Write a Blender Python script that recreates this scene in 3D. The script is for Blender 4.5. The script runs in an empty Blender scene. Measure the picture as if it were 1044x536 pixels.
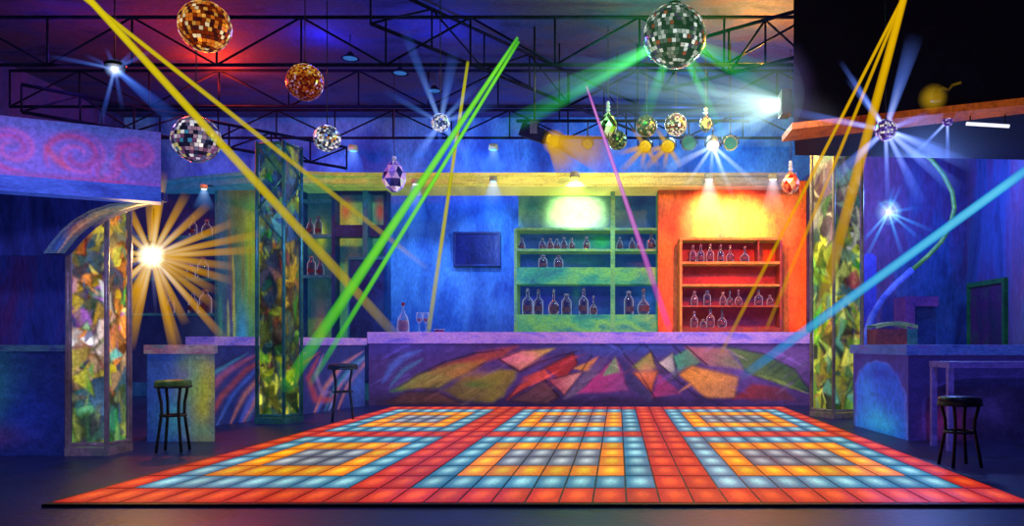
import bpy, math, random
import numpy as np
from mathutils import Vector, Matrix

random.seed(7)
RS = np.random.RandomState(11)
PI = math.pi
scene = bpy.context.scene
COL = scene.collection
EYE = 1.0          # camera height
F = 600.0          # pixels per metre at one depth unit
S = 1.4            # metres of real depth per depth unit (focal length = F * S pixels)
VX, VY = 630.0, 350.0


def P(px, py, Y):
    """world point seen at a pixel when it lies at depth Y (used to take measurements)"""
    return Vector(((px - VX) * Y / F, Y * S, EYE + (VY - py) * Y / F))


def lin(c):
    out = []
    for v in c[:3]:
        v = v / 255.0
        out.append(v / 12.92 if v <= 0.04045 else ((v + 0.055) / 1.055) ** 2.4)
    return tuple(out)


def lin4(c):
    return lin(c) + (1.0,)


# ------------------------------------------------------------------ materials
MATS = {}


def newmat(name):
    m = bpy.data.materials.new(name)
    m.use_nodes = True
    nt = m.node_tree
    for n in list(nt.nodes):
        nt.nodes.remove(n)
    out = nt.nodes.new('ShaderNodeOutputMaterial')
    return m, nt, out


def N(nt, t, **kw):
    n = nt.nodes.new(t)
    for k, v in kw.items():
        setattr(n, k, v)
    return n


def ramp(nt, stops):
    r = N(nt, 'ShaderNodeValToRGB')
    el = r.color_ramp.elements
    while len(el) > 1:
        el.remove(el[-1])
    el[0].position = stops[0][0]
    el[0].color = lin4(stops[0][1])
    for p, c in stops[1:]:
        e = el.new(p)
        e.color = lin4(c)
    return r


def paint(name, cols, scale=(1, 1, 1), nscale=2.0, rough=0.7, emit=0.0, metallic=0.0, dist=0.6, spec=0.3, bump=0.15, seed=0.0):
    """brushy procedural paint: stretched noise driving a colour ramp, fine value jitter and bump"""
    if name in MATS:
        return MATS[name]
    m, nt, out = newmat(name)
    L = nt.links.new
    tc = N(nt, 'ShaderNodeTexCoord')
    mp = N(nt, 'ShaderNodeMapping')
    mp.inputs['Scale'].default_value = scale
    mp.inputs['Location'].default_value = (seed, seed * 1.7, seed * 0.6)
    L(tc.outputs['Object'], mp.inputs['Vector'])
    n1 = N(nt, 'ShaderNodeTexNoise')
    n1.inputs['Scale'].default_value = nscale
    n1.inputs['Detail'].default_value = 6
    n1.inputs['Roughness'].default_value = 0.6
    n1.inputs['Distortion'].default_value = dist
    L(mp.outputs['Vector'], n1.inputs['Vector'])
    k = len(cols)
    stops = [(0.3 + 0.4 * i / max(1, k - 1), c) for i, c in enumerate(cols)]
    r = ramp(nt, stops)
    L(n1.outputs['Fac'], r.inputs['Fac'])
    n2 = N(nt, 'ShaderNodeTexNoise')
    n2.inputs['Scale'].default_value = 22
    n2.inputs['Detail'].default_value = 4
    L(mp.outputs['Vector'], n2.inputs['Vector'])
    mr = N(nt, 'ShaderNodeMapRange')
    mr.inputs['From Min'].default_value = 0.3
    mr.inputs['From Max'].default_value = 0.7
    mr.inputs['To Min'].default_value = 0.72
    mr.inputs['To Max'].default_value = 1.2
    L(n2.outputs['Fac'], mr.inputs['Value'])
    mx = N(nt, 'ShaderNodeMixRGB', blend_type='MULTIPLY')
    mx.inputs['Fac'].default_value = 1.0
    L(r.outputs['Color'], mx.inputs['Color1'])
    L(mr.outputs['Result'], mx.inputs['Color2'])
    b = N(nt, 'ShaderNodeBsdfPrincipled')
    L(mx.outputs['Color'], b.inputs['Base Color'])
    b.inputs['Roughness'].default_value = rough
    b.inputs['Metallic'].default_value = metallic
    b.inputs['Specular IOR Level'].default_value = spec
    if emit > 0:  # faint self-glow in the paint's own colour, added though no lamp sits there
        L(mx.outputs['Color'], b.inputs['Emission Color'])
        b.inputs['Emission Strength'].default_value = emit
    if bump > 0:
        bp = N(nt, 'ShaderNodeBump')
        bp.inputs['Strength'].default_value = bump
        bp.inputs['Distance'].default_value = 0.02
        L(n2.outputs['Fac'], bp.inputs['Height'])
        L(bp.outputs['Normal'], b.inputs['Normal'])
    L(b.outputs['BSDF'], out.inputs['Surface'])
    m.cycles.emission_sampling = 'NONE'
    MATS[name] = m
    return m


def artmat(name, emit=0.4, rough=0.55, spec=0.3, metallic=0.0, base=None):
    """painted artwork: colour from the mesh's colour attribute plus a canvas-like procedural grain"""
    if name in MATS:
        return MATS[name]
    m, nt, out = newmat(name)
    L = nt.links.new
    at = N(nt, 'ShaderNodeAttribute', attribute_name='Col')
    tc = N(nt, 'ShaderNodeTexCoord')
    n2 = N(nt, 'ShaderNodeTexNoise')
    n2.inputs['Scale'].default_value = 38
    n2.inputs['Detail'].default_value = 5
    L(tc.outputs['Object'], n2.inputs['Vector'])
    mr = N(nt, 'ShaderNodeMapRange')
    mr.inputs['From Min'].default_value = 0.3
    mr.inputs['From Max'].default_value = 0.7
    mr.inputs['To Min'].default_value = 0.75
    mr.inputs['To Max'].default_value = 1.22
    L(n2.outputs['Fac'], mr.inputs['Value'])
    mx = N(nt, 'ShaderNodeMixRGB', blend_type='MULTIPLY')
    mx.inputs['Fac'].default_value = 1.0
    L(at.outputs['Color'], mx.inputs['Color1'])
    L(mr.outputs['Result'], mx.inputs['Color2'])
    b = N(nt, 'ShaderNodeBsdfPrincipled')
    if base is None:
        L(mx.outputs['Color'], b.inputs['Base Color'])
    else:
        b.inputs['Base Color'].default_value = base + (1.0,)
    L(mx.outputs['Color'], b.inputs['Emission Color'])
    b.inputs['Emission Strength'].default_value = emit  # self-glow in the painted colour, as if backlit
    b.inputs['Roughness'].default_value = rough
    b.inputs['Metallic'].default_value = metallic
    b.inputs['Specular IOR Level'].default_value = spec
    L(b.outputs['BSDF'], out.inputs['Surface'])
    m.cycles.emission_sampling = 'NONE'
    MATS[name] = m
    return m


def glow(name, col, strength=3.0):
    """lamp face / bulb"""
    if name in MATS:
        return MATS[name]
    m, nt, out = newmat(name)
    e = N(nt, 'ShaderNodeEmission')
    tc = N(nt, 'ShaderNodeTexCoord')
    n = N(nt, 'ShaderNodeTexNoise')
    n.inputs['Scale'].default_value = 9
    nt.links.new(tc.outputs['Object'], n.inputs['Vector'])
    r = ramp(nt, [(0.2, tuple(v * 0.85 for v in col)), (0.8, col)])
    nt.links.new(n.outputs['Fac'], r.inputs['Fac'])
    nt.links.new(r.outputs['Color'], e.inputs['Color'])
    e.inputs['Strength'].default_value = strength
    nt.links.new(e.outputs['Emission'], out.inputs['Surface'])
    m.cycles.emission_sampling = 'NONE'
    MATS[name] = m
    return m


def beam_mat(name, edge, core, strength, alpha, power, additive):
    """light seen in the club's haze: thickest through the middle, fading along its length ('fall')"""
    if name in MATS:
        return MATS[name]
    m, nt, out = newmat(name)
    L = nt.links.new
    at = N(nt, 'ShaderNodeAttribute', attribute_name='fall')
    lw = N(nt, 'ShaderNodeLayerWeight')
    lw.inputs['Blend'].default_value = 0.5
    inv = N(nt, 'ShaderNodeMath', operation='SUBTRACT')
    inv.inputs[0].default_value = 1.0
    L(lw.outputs['Facing'], inv.inputs[1])
    pw = N(nt, 'ShaderNodeMath', operation='POWER')
    L(inv.outputs[0], pw.inputs[0])
    pw.inputs[1].default_value = power
    w = N(nt, 'ShaderNodeMath', operation='MULTIPLY')
    L(pw.outputs[0], w.inputs[0])
    L(at.outputs['Fac'], w.inputs[1])
    tc = N(nt, 'ShaderNodeTexCoord')
    nz = N(nt, 'ShaderNodeTexNoise')
    nz.inputs['Scale'].default_value = 5
    nz.inputs['Detail'].default_value = 4
    L(tc.outputs['Object'], nz.inputs['Vector'])
    mr = N(nt, 'ShaderNodeMapRange')
    mr.inputs['To Min'].default_value = 0.7
    mr.inputs['To Max'].default_value = 1.3
    L(nz.outputs['Fac'], mr.inputs['Value'])
    w2 = N(nt, 'ShaderNodeMath', operation='MULTIPLY')
    L(w.outputs[0], w2.inputs[0])
    L(mr.outputs['Result'], w2.inputs[1])
    r = ramp(nt, [(0.35, edge), (0.98, core)])
    L(w.outputs[0], r.inputs['Fac'])
    e = N(nt, 'ShaderNodeEmission')
    L(r.outputs['Color'], e.inputs['Color'])
    t = N(nt, 'ShaderNodeBsdfTransparent')
    if additive:
        s = N(nt, 'ShaderNodeMath', operation='MULTIPLY')
        L(w2.outputs[0], s.inputs[0])
        s.inputs[1].default_value = strength
        L(s.outputs[0], e.inputs['Strength'])
        a = N(nt, 'ShaderNodeAddShader')
        L(t.outputs[0], a.inputs[0])
        L(e.outputs[0], a.inputs[1])
        L(a.outputs[0], out.inputs['Surface'])
    else:
        e.inputs['Strength'].default_value = strength
        f = N(nt, 'ShaderNodeMath', operation='MULTIPLY', use_clamp=True)
        L(w2.outputs[0], f.inputs[0])
        f.inputs[1].default_value = alpha
        a = N(nt, 'ShaderNodeMixShader')
        L(f.outputs[0], a.inputs['Fac'])
        L(t.outputs[0], a.inputs[1])
        L(e.outputs[0], a.inputs[2])
        L(a.outputs[0], out.inputs['Surface'])
    m.cycles.emission_sampling = 'NONE'
    MATS[name] = m
    return m


def glassy(name, body, rim, alpha=0.55, emit=0.25):
    """bar glass: darker body, pale rim painted in, standing in for edge reflections"""
    if name in MATS:
        return MATS[name]
    m, nt, out = newmat(name)
    L = nt.links.new
    lw = N(nt, 'ShaderNodeLayerWeight')
    lw.inputs['Blend'].default_value = 0.35
    tc = N(nt, 'ShaderNodeTexCoord')
    nz = N(nt, 'ShaderNodeTexNoise')
    nz.inputs['Scale'].default_value = 14
    L(tc.outputs['Object'], nz.inputs['Vector'])
    ad = N(nt, 'ShaderNodeMath', operation='MULTIPLY_ADD')
    L(nz.outputs['Fac'], ad.inputs[0])
    ad.inputs[1].default_value = 0.5
    L(lw.outputs['Facing'], ad.inputs[2])
    r = ramp(nt, [(0.3, body), (0.65, tuple(0.6 * a + 0.4 * b for a, b in zip(body, rim))), (1.0, rim)])
    L(ad.outputs[0], r.inputs['Fac'])
    b = N(nt, 'ShaderNodeBsdfPrincipled')
    L(r.outputs['Color'], b.inputs['Base Color'])
    L(r.outputs['Color'], b.inputs['Emission Color'])
    b.inputs['Emission Strength'].default_value = emit
    b.inputs['Roughness'].default_value = 0.08
    b.inputs['Specular IOR Level'].default_value = 0.8
    al = N(nt, 'ShaderNodeMapRange')
    al.inputs['To Min'].default_value = alpha
    al.inputs['To Max'].default_value = 1.0
    L(lw.outputs['Facing'], al.inputs['Value'])
    L(al.outputs['Result'], b.inputs['Alpha'])
    L(b.outputs['BSDF'], out.inputs['Surface'])
    m.cycles.emission_sampling = 'NONE'
    MATS[name] = m
    return m


# ------------------------------------------------------------------ mesh builder
class MB:
    def __init__(s):
        s.v, s.f, s.c, s.a, s.smooth = [], [], [], [], []

    def add(s, vs, fs, col=None, att=None, smooth=False):
        o = len(s.v)
        s.v += [tuple(v) for v in vs]
        s.f += [tuple(i + o for i in f) for f in fs]
        s.smooth += [smooth] * len(fs)
        if col is None:
            s.c += [(0.02, 0.02, 0.05)] * len(vs)
        elif len(col) == len(vs) and hasattr(col[0], '__len__'):
            s.c += [tuple(c) for c in col]
        else:
            s.c += [tuple(col)] * len(vs)
        s.a += list(att) if att is not None else [1.0] * len(vs)
        return s

    def box(s, lo, hi, col=None, M=None):
        (x0, y0, z0), (x1, y1, z1) = lo, hi
        vs = [Vector(p) for p in ((x0, y0, z0), (x1, y0, z0), (x1, y1, z0), (x0, y1, z0), (x0, y0, z1), (x1, y0, z1), (x1, y1, z1), (x0, y1, z1))]
        if M is not None:
            vs = [M @ v for v in vs]
        return s.add(vs, [(3, 2, 1, 0), (4, 5, 6, 7), (0, 1, 5, 4), (1, 2, 6, 5), (2, 3, 7, 6), (3, 0, 4, 7)], col)

    def prism(s, pts, z0, z1, col=None):
        n = len(pts)
        vs = [(x, y, z0) for x, y in pts] + [(x, y, z1) for x, y in pts]
        fs = [tuple(range(n - 1, -1, -1)), tuple(range(n, 2 * n))]
        fs += [(i, (i + 1) % n, n + (i + 1) % n, n + i) for i in range(n)]
        return s.add(vs, fs, col)

    def tube(s, pts, rad, n=10, att=None, smooth=True, caps=True, col=None):
        pts = [Vector(p) for p in pts]
        if not hasattr(rad, '__len__'):
            rad = [rad] * len(pts)
        vs, at = [], []
        prev = None
        for i, p in enumerate(pts):
            d = (pts[min(i + 1, len(pts) - 1)] - pts[max(i - 1, 0)]).normalized()
            if prev is None:
                u = d.orthogonal().normalized()
            else:
                u = (prev - d * prev.dot(d)).normalized()
            prev = u
            w = d.cross(u)
            for k in range(n):
                a = 2 * PI * k / n
                vs.append(p + (u * math.cos(a) + w * math.sin(a)) * rad[i])
                at.append(att[i] if att is not None else 1.0)
        fs = []
        for i in range(len(pts) - 1):
            for k in range(n):
                fs.append((i * n + k, i * n + (k + 1) % n, (i + 1) * n + (k + 1) % n, (i + 1) * n + k))
        if caps:
            fs.append(tuple(range(n - 1, -1, -1)))
            fs.append(tuple(range((len(pts) - 1) * n, len(pts) * n)))
        return s.add(vs, fs, col, at, smooth)

    def lathe(s, prof, n=20, col=None, smooth=True, c=(0, 0, 0)):
        vs, fs = [], []
        for r, z in prof:
            for k in range(n):
                a = 2 * PI * k / n
                vs.append((c[0] + r * math.cos(a), c[1] + r * math.sin(a), c[2] + z))
        for i in range(len(prof) - 1):
            for k in range(n):
                fs.append((i * n + k, i * n + (k + 1) % n, (i + 1) * n + (k + 1) % n, (i + 1) * n + k))
        fs.append(tuple(range(n - 1, -1, -1)))
        fs.append(tuple(range((len(prof) - 1) * n, len(prof) * n)))
        return s.add(vs, fs, col, None, smooth)

    def torus(s, R, r, z, n=28, k=8, c=(0, 0)):
        vs, fs = [], []
        for i in range(n):
            a = 2 * PI * i / n
            for j in range(k):
                b = 2 * PI * j / k
                q = R + r * math.cos(b)
                vs.append((c[0] + q * math.cos(a), c[1] + q * math.sin(a), z + r * math.sin(b)))
        for i in range(n):
            for j in range(k):
                fs.append((i * k + j, ((i + 1) % n) * k + j, ((i + 1) % n) * k + (j + 1) % k, i * k + (j + 1) % k))
        return s.add(vs, fs, None, None, True)

    def grid(s, img, fn):
        """img: (h, w, 3) linear colours; fn(u, v) -> point, v from the top"""
        h, w, _ = img.shape
        vs, cs = [], []
        for j in range(h):
            for i in range(w):
                vs.append(fn(i / (w - 1), j / (h - 1)))
                cs.append(img[j, i])
        fs = [(j * w + i, (j + 1) * w + i, (j + 1) * w + i + 1, j * w + i + 1) for j in range(h - 1) for i in range(w - 1)]
        return s.add(vs, fs, cs)

    def build(s, name, mat, parent=None, loc=None, color=False):
        me = bpy.data.meshes.new(name)
        me.from_pydata(s.v, [], s.f)
        me.polygons.foreach_set('use_smooth', s.smooth)
        if color:
            a = me.color_attributes.new('Col', 'FLOAT_COLOR', 'POINT')
            arr = np.ones((len(s.v), 4), dtype=np.float32)
            arr[:, :3] = np.array(s.c, dtype=np.float32)
            a.data.foreach_set('color', arr.ravel())
        b = me.attributes.new('fall', 'FLOAT', 'POINT')
        b.data.foreach_set('value', np.array(s.a, dtype=np.float32))
        me.materials.append(mat)
        me.update()
        o = bpy.data.objects.new(name, me)
        COL.objects.link(o)
        if parent is not None:
            o.parent = parent
        if loc is not None:
            o.location = loc
        return o


def thing(name, label, cat, loc=(0, 0, 0), rotz=0.0, group=None):
    o = bpy.data.objects.new(name, None)
    o.empty_display_size = 0.1
    COL.objects.link(o)
    o.location = loc
    o.rotation_euler = (0, 0, rotz)
    o['label'] = label
    o['category'] = cat
    if group:
        o['group'] = group
    return o


def tag(o, label, cat, group=None):
    o['label'] = label
    o['category'] = cat
    if group:
        o['group'] = group
    return o


def struct(o):
    o['kind'] = 'structure'
    return o


def dup(root, loc, label, rotz=None, scale=None):
    r = root.copy()
    COL.objects.link(r)
    r.location = loc
    r['label'] = label
    if rotz is not None:
        r.rotation_euler = (0, 0, rotz)
    if scale is not None:
        r.scale = scale
    for ch in list(root.children):
        c = ch.copy()
        COL.objects.link(c)
        c.parent = r
        for g in list(ch.children):
            d = g.copy()
            COL.objects.link(d)
            d.parent = c
    return r


# ------------------------------------------------------------------ painted canvases (murals)
def vnoise(h, w, fy, fx, octv=3, seed=0):
    rs = np.random.RandomState(seed)
    out = np.zeros((h, w))
    amp, tot = 1.0, 0.0
    for o in range(octv):
        gy, gx = max(2, int(fy * 2 ** o) + 2), max(2, int(fx * 2 ** o) + 2)
        g = rs.rand(gy, gx)
        yy = np.linspace(0, gy - 1.001, h)
        xx = np.linspace(0, gx - 1.001, w)
        y0, x0 = yy.astype(int), xx.astype(int)
        ty, tx = yy - y0, xx - x0
        ty, tx = ty * ty * (3 - 2 * ty), tx * tx * (3 - 2 * tx)
        a = g[np.ix_(y0, x0)] * (1 - tx) + g[np.ix_(y0, x0 + 1)] * tx
        b = g[np.ix_(y0 + 1, x0)] * (1 - tx) + g[np.ix_(y0 + 1, x0 + 1)] * tx
        out += amp * (a * (1 - ty[:, None]) + b * ty[:, None])
        tot += amp
        amp *= 0.5
    return out / tot


class Canvas:
    """a painted panel, in units of its own design grid (x right, y down)"""

    def __init__(s, x0, y0, x1, y1, step, base):
        s.x0, s.y0, s.x1, s.y1 = x0, y0, x1, y1
        s.w = int((x1 - x0) / step) + 1
        s.h = int((y1 - y0) / step) + 1
        s.X, s.Y = np.meshgrid(np.linspace(x0, x1, s.w), np.linspace(y0, y1, s.h))
        s.img = np.zeros((s.h, s.w, 3)) + np.array(lin(base))
        s.k = 0

    def warp(s, amp):
        s.k += 1
        return (vnoise(s.h, s.w, 4, 4 * s.w / max(1, s.h), 3, 100 + s.k) - 0.5) * amp

    def mix(s, m, col):
        col = np.array(col)
        s.img = s.img * (1 - m[..., None]) + col * m[..., None]

    def poly(s, pts, c1, c2=None, soft=1.5, alpha=0.9, wob=2.0, edge=None):
        soft, wob = soft * 1.5, wob * 1.6
        x, y = s.X + s.warp(wob), s.Y + s.warp(wob)
        n = len(pts)
        inside = np.zeros(x.shape, bool)
        dist = np.full(x.shape, 1e9)
        for i in range(n):
            ax, ay = pts[i]
            bx, by = pts[(i + 1) % n]
            c = ((ay > y) != (by > y))
            with np.errstate(divide='ignore', invalid='ignore'):
                xi = (bx - ax) * (y - ay) / (by - ay + 1e-9) + ax
            inside ^= c & (x < xi)
            dx, dy = bx - ax, by - ay
            t = np.clip(((x - ax) * dx + (y - ay) * dy) / (dx * dx + dy * dy + 1e-9), 0, 1)
            dist = np.minimum(dist, np.hypot(x - ax - t * dx, y - ay - t * dy))
        sd = np.where(inside, dist, -dist)
        m = np.clip(sd / soft + 0.5, 0, 1) * alpha
        c1 = np.array(lin(c1))
        if c2 is None:
            col = c1 * (0.7 + 0.6 * vnoise(s.h, s.w, 6, 20, 3, 300 + s.k))[..., None]
        else:
            c2 = np.array(lin(c2))
            px = [p[0] for p in pts]
            t = np.clip((s.X - min(px)) / (max(px) - min(px) + 1e-6) + (vnoise(s.h, s.w, 5, 9, 2, 300 + s.k) - 0.5) * 0.7, 0, 1)
            col = c1 * (1 - t[..., None]) + c2 * t[..., None]
        s.mix(m, col)
        if edge is not None:
            s.mix(np.exp(-(sd / 1.1) ** 2) * np.clip(vnoise(s.h, s.w, 5, 8, 2, 900 + s.k) * 1.3 - 0.2, 0, 0.8), np.array(lin(edge)))

    def stroke(s, pts, width, col, alpha=0.8, wob=1.5, taper=True):
        x, y = s.X + s.warp(wob), s.Y + s.warp(wob)
        best = np.full(x.shape, 1e9)
        L = len(pts) - 1
        for i in range(L):
            ax, ay = pts[i]
            bx, by = pts[i + 1]
            dx, dy = bx - ax, by - ay
            t = np.clip(((x - ax) * dx + (y - ay) * dy) / (dx * dx + dy * dy + 1e-9), 0, 1)
            d = np.hypot(x - ax - t * dx, y - ay - t * dy)
            g = (i + t) / L
            wd = width * (np.sin(np.clip(g, 0.02, 0.98) * PI) ** 0.6 if taper else 1.0)
            best = np.minimum(best, d / (wd + 1e-6))
        s.mix(np.exp(-best ** 2 * 1.5) * alpha, np.array(lin(col)))

    def blob(s, cx, cy, rx, ry, col, alpha=0.8):
        x, y = s.X + s.warp(rx * 0.6), s.Y + s.warp(ry * 0.6)
        d = np.hypot((x - cx) / rx, (y - cy) / ry)
        s.mix(np.exp(-d ** 2 * 1.4) * alpha, np.array(lin(col)))

    def grain(s, amt=0.25, fy=20, fx=40):
        s.k += 1
        s.img *= (1 - amt + 2 * amt * vnoise(s.h, s.w, fy, fx, 3, 700 + s.k))[..., None]

    def blur(s, n=1):
        for _ in range(n):
            p = np.pad(s.img, ((1, 1), (1, 1), (0, 0)), mode='edge')
            s.img = (p[1:-1, 1:-1] * 2 + p[:-2, 1:-1] + p[2:, 1:-1] + p[1:-1, :-2] + p[1:-1, 2:]) / 6

    def shards(s, n, palette, seed, edge=(15, 15, 25), stretch=0.7, edge_w=0.05, alpha=1.0, edge_a=0.6):
        """cubist splinters: skewed cells, each with its own gradient; palette(v, rs) -> colour"""
        rs = np.random.RandomState(seed)
        u = (s.X - s.x0) / (s.x1 - s.x0)
        v = (s.Y - s.y0) / (s.y1 - s.y0)
        asp = (s.y1 - s.y0) / (s.x1 - s.x0)
        u = u + s.warp(0.12)
        vv = v * asp + s.warp(0.12)
        d1 = np.full(u.shape, 1e9)
        d2 = np.full(u.shape, 1e9)
        idx = np.zeros(u.shape, int)
        sites, cols, grad = [], [], []
        for i in range(n):
            sx, sy = rs.rand(), rs.rand() * asp
            th = rs.rand() * PI
            ca, sa = math.cos(th), math.sin(th)
            a = (u - sx) * ca + (vv - sy) * sa
            b = -(u - sx) * sa + (vv - sy) * ca
            d = np.abs(a) * (1 - stretch * 0.55) + np.abs(b) * (1 + stretch * 0.4)
            cl = d < d1
            d2 = np.where(cl, d1, np.minimum(d2, d))
            idx = np.where(cl, i, idx)
            d1 = np.where(cl, d, d1)
            cols.append(palette(sy / asp, rs))
            grad.append((rs.uniform(-1, 1), rs.uniform(-1, 1), sx, sy))
        cols = np.array([lin(c) for c in cols])
        g = np.array(grad)[idx]
        sh = 1 + 2.4 * ((u - g[..., 2]) * g[..., 0] + (vv - g[..., 3]) * g[..., 1])
        img = cols[idx] * np.clip(sh, 0.25, 2.0)[..., None]
        e = np.exp(-((d2 - d1) / edge_w) ** 2)[..., None] * edge_a * (0.2 + 1.1 * vnoise(s.h, s.w, 14, 5, 2, seed))[..., None]
        img = img * (1 - e) + np.array(lin(edge)) * e
        s.img = s.img * (1 - alpha) + img * alpha


# ------------------------------------------------------------------ common materials
M_steel = paint('Brushed Steel', [(40, 60, 80), (80, 105, 125), (60, 70, 100)], nscale=6, rough=0.35, metallic=0.6, bump=0.05)
M_black = paint('Black Paint', [(8, 8, 14), (18, 18, 28)], nscale=5, rough=0.45)
M_truss = paint('Hazed Truss Steel', [(8, 8, 26), (20, 20, 54)], nscale=3, rough=0.9, spec=0.02, emit=0.28)  # bluish tone and faint glow imitate haze in front of the steel
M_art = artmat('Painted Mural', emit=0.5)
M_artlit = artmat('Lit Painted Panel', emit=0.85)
M_wire = paint('Hanging Wire', [(20, 20, 30), (40, 40, 50)], nscale=9, rough=0.5)
M_glass = glassy('Bottle Glass', (30, 26, 66), (215, 228, 245), 0.6, 0.4)
M_glassred = glassy('Amber Bottle Glass', (52, 28, 54), (235, 226, 236), 0.62, 0.4)
M_clear = glassy('Clear Glass', (90, 130, 210), (235, 240, 255), 0.2, 0.25)
M_wine = paint('Red Wine', [(90, 20, 40), (130, 40, 50)], nscale=5, rough=0.1, emit=0.25)
M_cap = paint('Bottle Cap', [(60, 55, 75), (150, 145, 165)], nscale=9, rough=0.3, emit=0.1)
M_tag = paint('Bottle Label', [(48, 34, 60), (92, 56, 72)], nscale=12, rough=0.7, emit=0.12)

# ------------------------------------------------------------------ the room
ROOM_L, ROOM_R, Y_BACK, Z_CEIL = -9.4, 5.6, 11.2 * S, 5.3
floor_m = paint('Dark Navy Floor', [(6, 8, 30), (14, 18, 62), (10, 12, 44)], scale=(1, 1, 1), nscale=1.6, rough=0.4, emit=0.7, spec=0.3)  # added glow keeps the floor navy where little light falls
struct(MB().box((ROOM_L, -1.5, -0.2), (ROOM_R, Y_BACK, 0.0)).build('floor', floor_m))
ceil_m = paint('Dark Painted Ceiling', [(24, 24, 60), (38, 40, 96), (52, 40, 78), (28, 32, 80)], scale=(1, 1.6, 1), nscale=0.9, rough=0.85, emit=0.12, spec=0.1)
struct(MB().box((ROOM_L, -1.5, Z_CEIL), (ROOM_R, Y_BACK, Z_CEIL + 0.15)).build('ceiling', ceil_m))
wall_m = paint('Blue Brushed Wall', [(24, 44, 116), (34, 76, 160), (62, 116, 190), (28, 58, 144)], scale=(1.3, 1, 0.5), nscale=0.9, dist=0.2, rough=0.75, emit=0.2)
struct(MB().box((ROOM_L - 0.2, Y_BACK, 0), (ROOM_R + 0.2, Y_BACK + 0.2, Z_CEIL)).build('wall_back', wall_m))
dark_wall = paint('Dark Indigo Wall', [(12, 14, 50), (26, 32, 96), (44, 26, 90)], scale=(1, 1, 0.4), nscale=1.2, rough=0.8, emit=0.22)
struct(MB().box((ROOM_L - 0.2, -1.5, 0), (ROOM_L, Y_BACK, Z_CEIL)).build('wall_left', dark_wall))
rwall = paint('Violet Blue Wall', [(22, 36, 100), (36, 70, 150), (60, 50, 124), (28, 48, 124)], scale=(1, 1.6, 0.35), nscale=1.3, rough=0.8, emit=0.10)
struct(MB().box((ROOM_R, -1.5, 0), (ROOM_R + 0.2, Y_BACK, Z_CEIL)).build('wall_right', rwall))
struct(MB().box((3.62, 9.45 * S, 0), (ROOM_R, 9.45 * S + 0.15, Z_CEIL)).build('wall_alcove', rwall))

# red feature wall behind the right half of the bar
x0, x1 = P(671, 0, 10.35).x, P(822, 0, 10.35).x
red_m = paint('Red Orange Brushed Wall', [(150, 60, 50), (205, 92, 50), (226, 120, 56), (176, 66, 56)], scale=(1.2, 1, 0.6), nscale=1.2, dist=0.25, rough=0.75, emit=0.04)
struct(MB().box((x0, 10.35 * S, 0), (x1, Y_BACK, P(0, 184, 10.35).z)).build('wall_red', red_m))
edge_m = paint('Dusky Blue Edge Trim', [(26, 24, 70), (60, 60, 120)], nscale=2, rough=0.6, emit=0.12)
struct(MB().box((x1 + 0.002, 10.3 * S, 0), (x1 + 0.15, Y_BACK, P(0, 178, 10.3).z)).build('trim_1', edge_m))


# cornice over the bar, curving on the left
def cornice():
    path = [(165, 10.62), (195, 10.36), (222, 10.2), (250, 10.06), (280, 10.0), (306, 10.02), (340, 10.1), (378, 10.12), (480, 10.12), (600, 10.12), (720, 10.12), (812, 10.12)]
    zb, zt = 3.70, 3.93
    pts = [((p - VX) * y / F, y * S) for p, y in path]
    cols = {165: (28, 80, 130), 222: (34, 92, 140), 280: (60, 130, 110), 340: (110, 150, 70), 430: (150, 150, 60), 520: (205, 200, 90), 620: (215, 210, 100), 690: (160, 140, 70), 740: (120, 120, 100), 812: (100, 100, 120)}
    mb = MB()
    front, vs, fs, cs = [], [], [], []
    keys = sorted(cols)
    dense = []
    for i in range(len(pts) - 1):
        for t in np.linspace(0, 1, 10, endpoint=False):
            dense.append((pts[i][0] * (1 - t) + pts[i + 1][0] * t, pts[i][1] * (1 - t) + pts[i + 1][1] * t))
    dense.append(pts[-1])
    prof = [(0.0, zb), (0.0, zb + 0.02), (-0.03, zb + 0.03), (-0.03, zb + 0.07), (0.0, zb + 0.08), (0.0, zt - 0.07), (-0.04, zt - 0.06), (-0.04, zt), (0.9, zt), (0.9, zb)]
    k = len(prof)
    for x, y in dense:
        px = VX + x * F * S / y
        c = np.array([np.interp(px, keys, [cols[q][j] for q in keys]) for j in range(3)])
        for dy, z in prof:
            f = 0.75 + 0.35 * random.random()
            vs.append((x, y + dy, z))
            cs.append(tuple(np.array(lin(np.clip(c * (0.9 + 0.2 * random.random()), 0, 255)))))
    for i in range(len(dense) - 1):
        for j in range(k):
            fs.append((i * k + j, (i + 1) * k + j, (i + 1) * k + (j + 1) % k, i * k + (j + 1) % k))
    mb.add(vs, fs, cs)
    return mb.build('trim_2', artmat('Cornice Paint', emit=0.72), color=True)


struct(cornice())

# left pier and arch under the painted sign
pier_m = paint('Indigo Pier Paint', [(12, 18, 74), (30, 42, 140), (62, 24, 92)], scale=(2.2, 1, 0.5), nscale=1.2, rough=0.8, emit=0.3)


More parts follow.
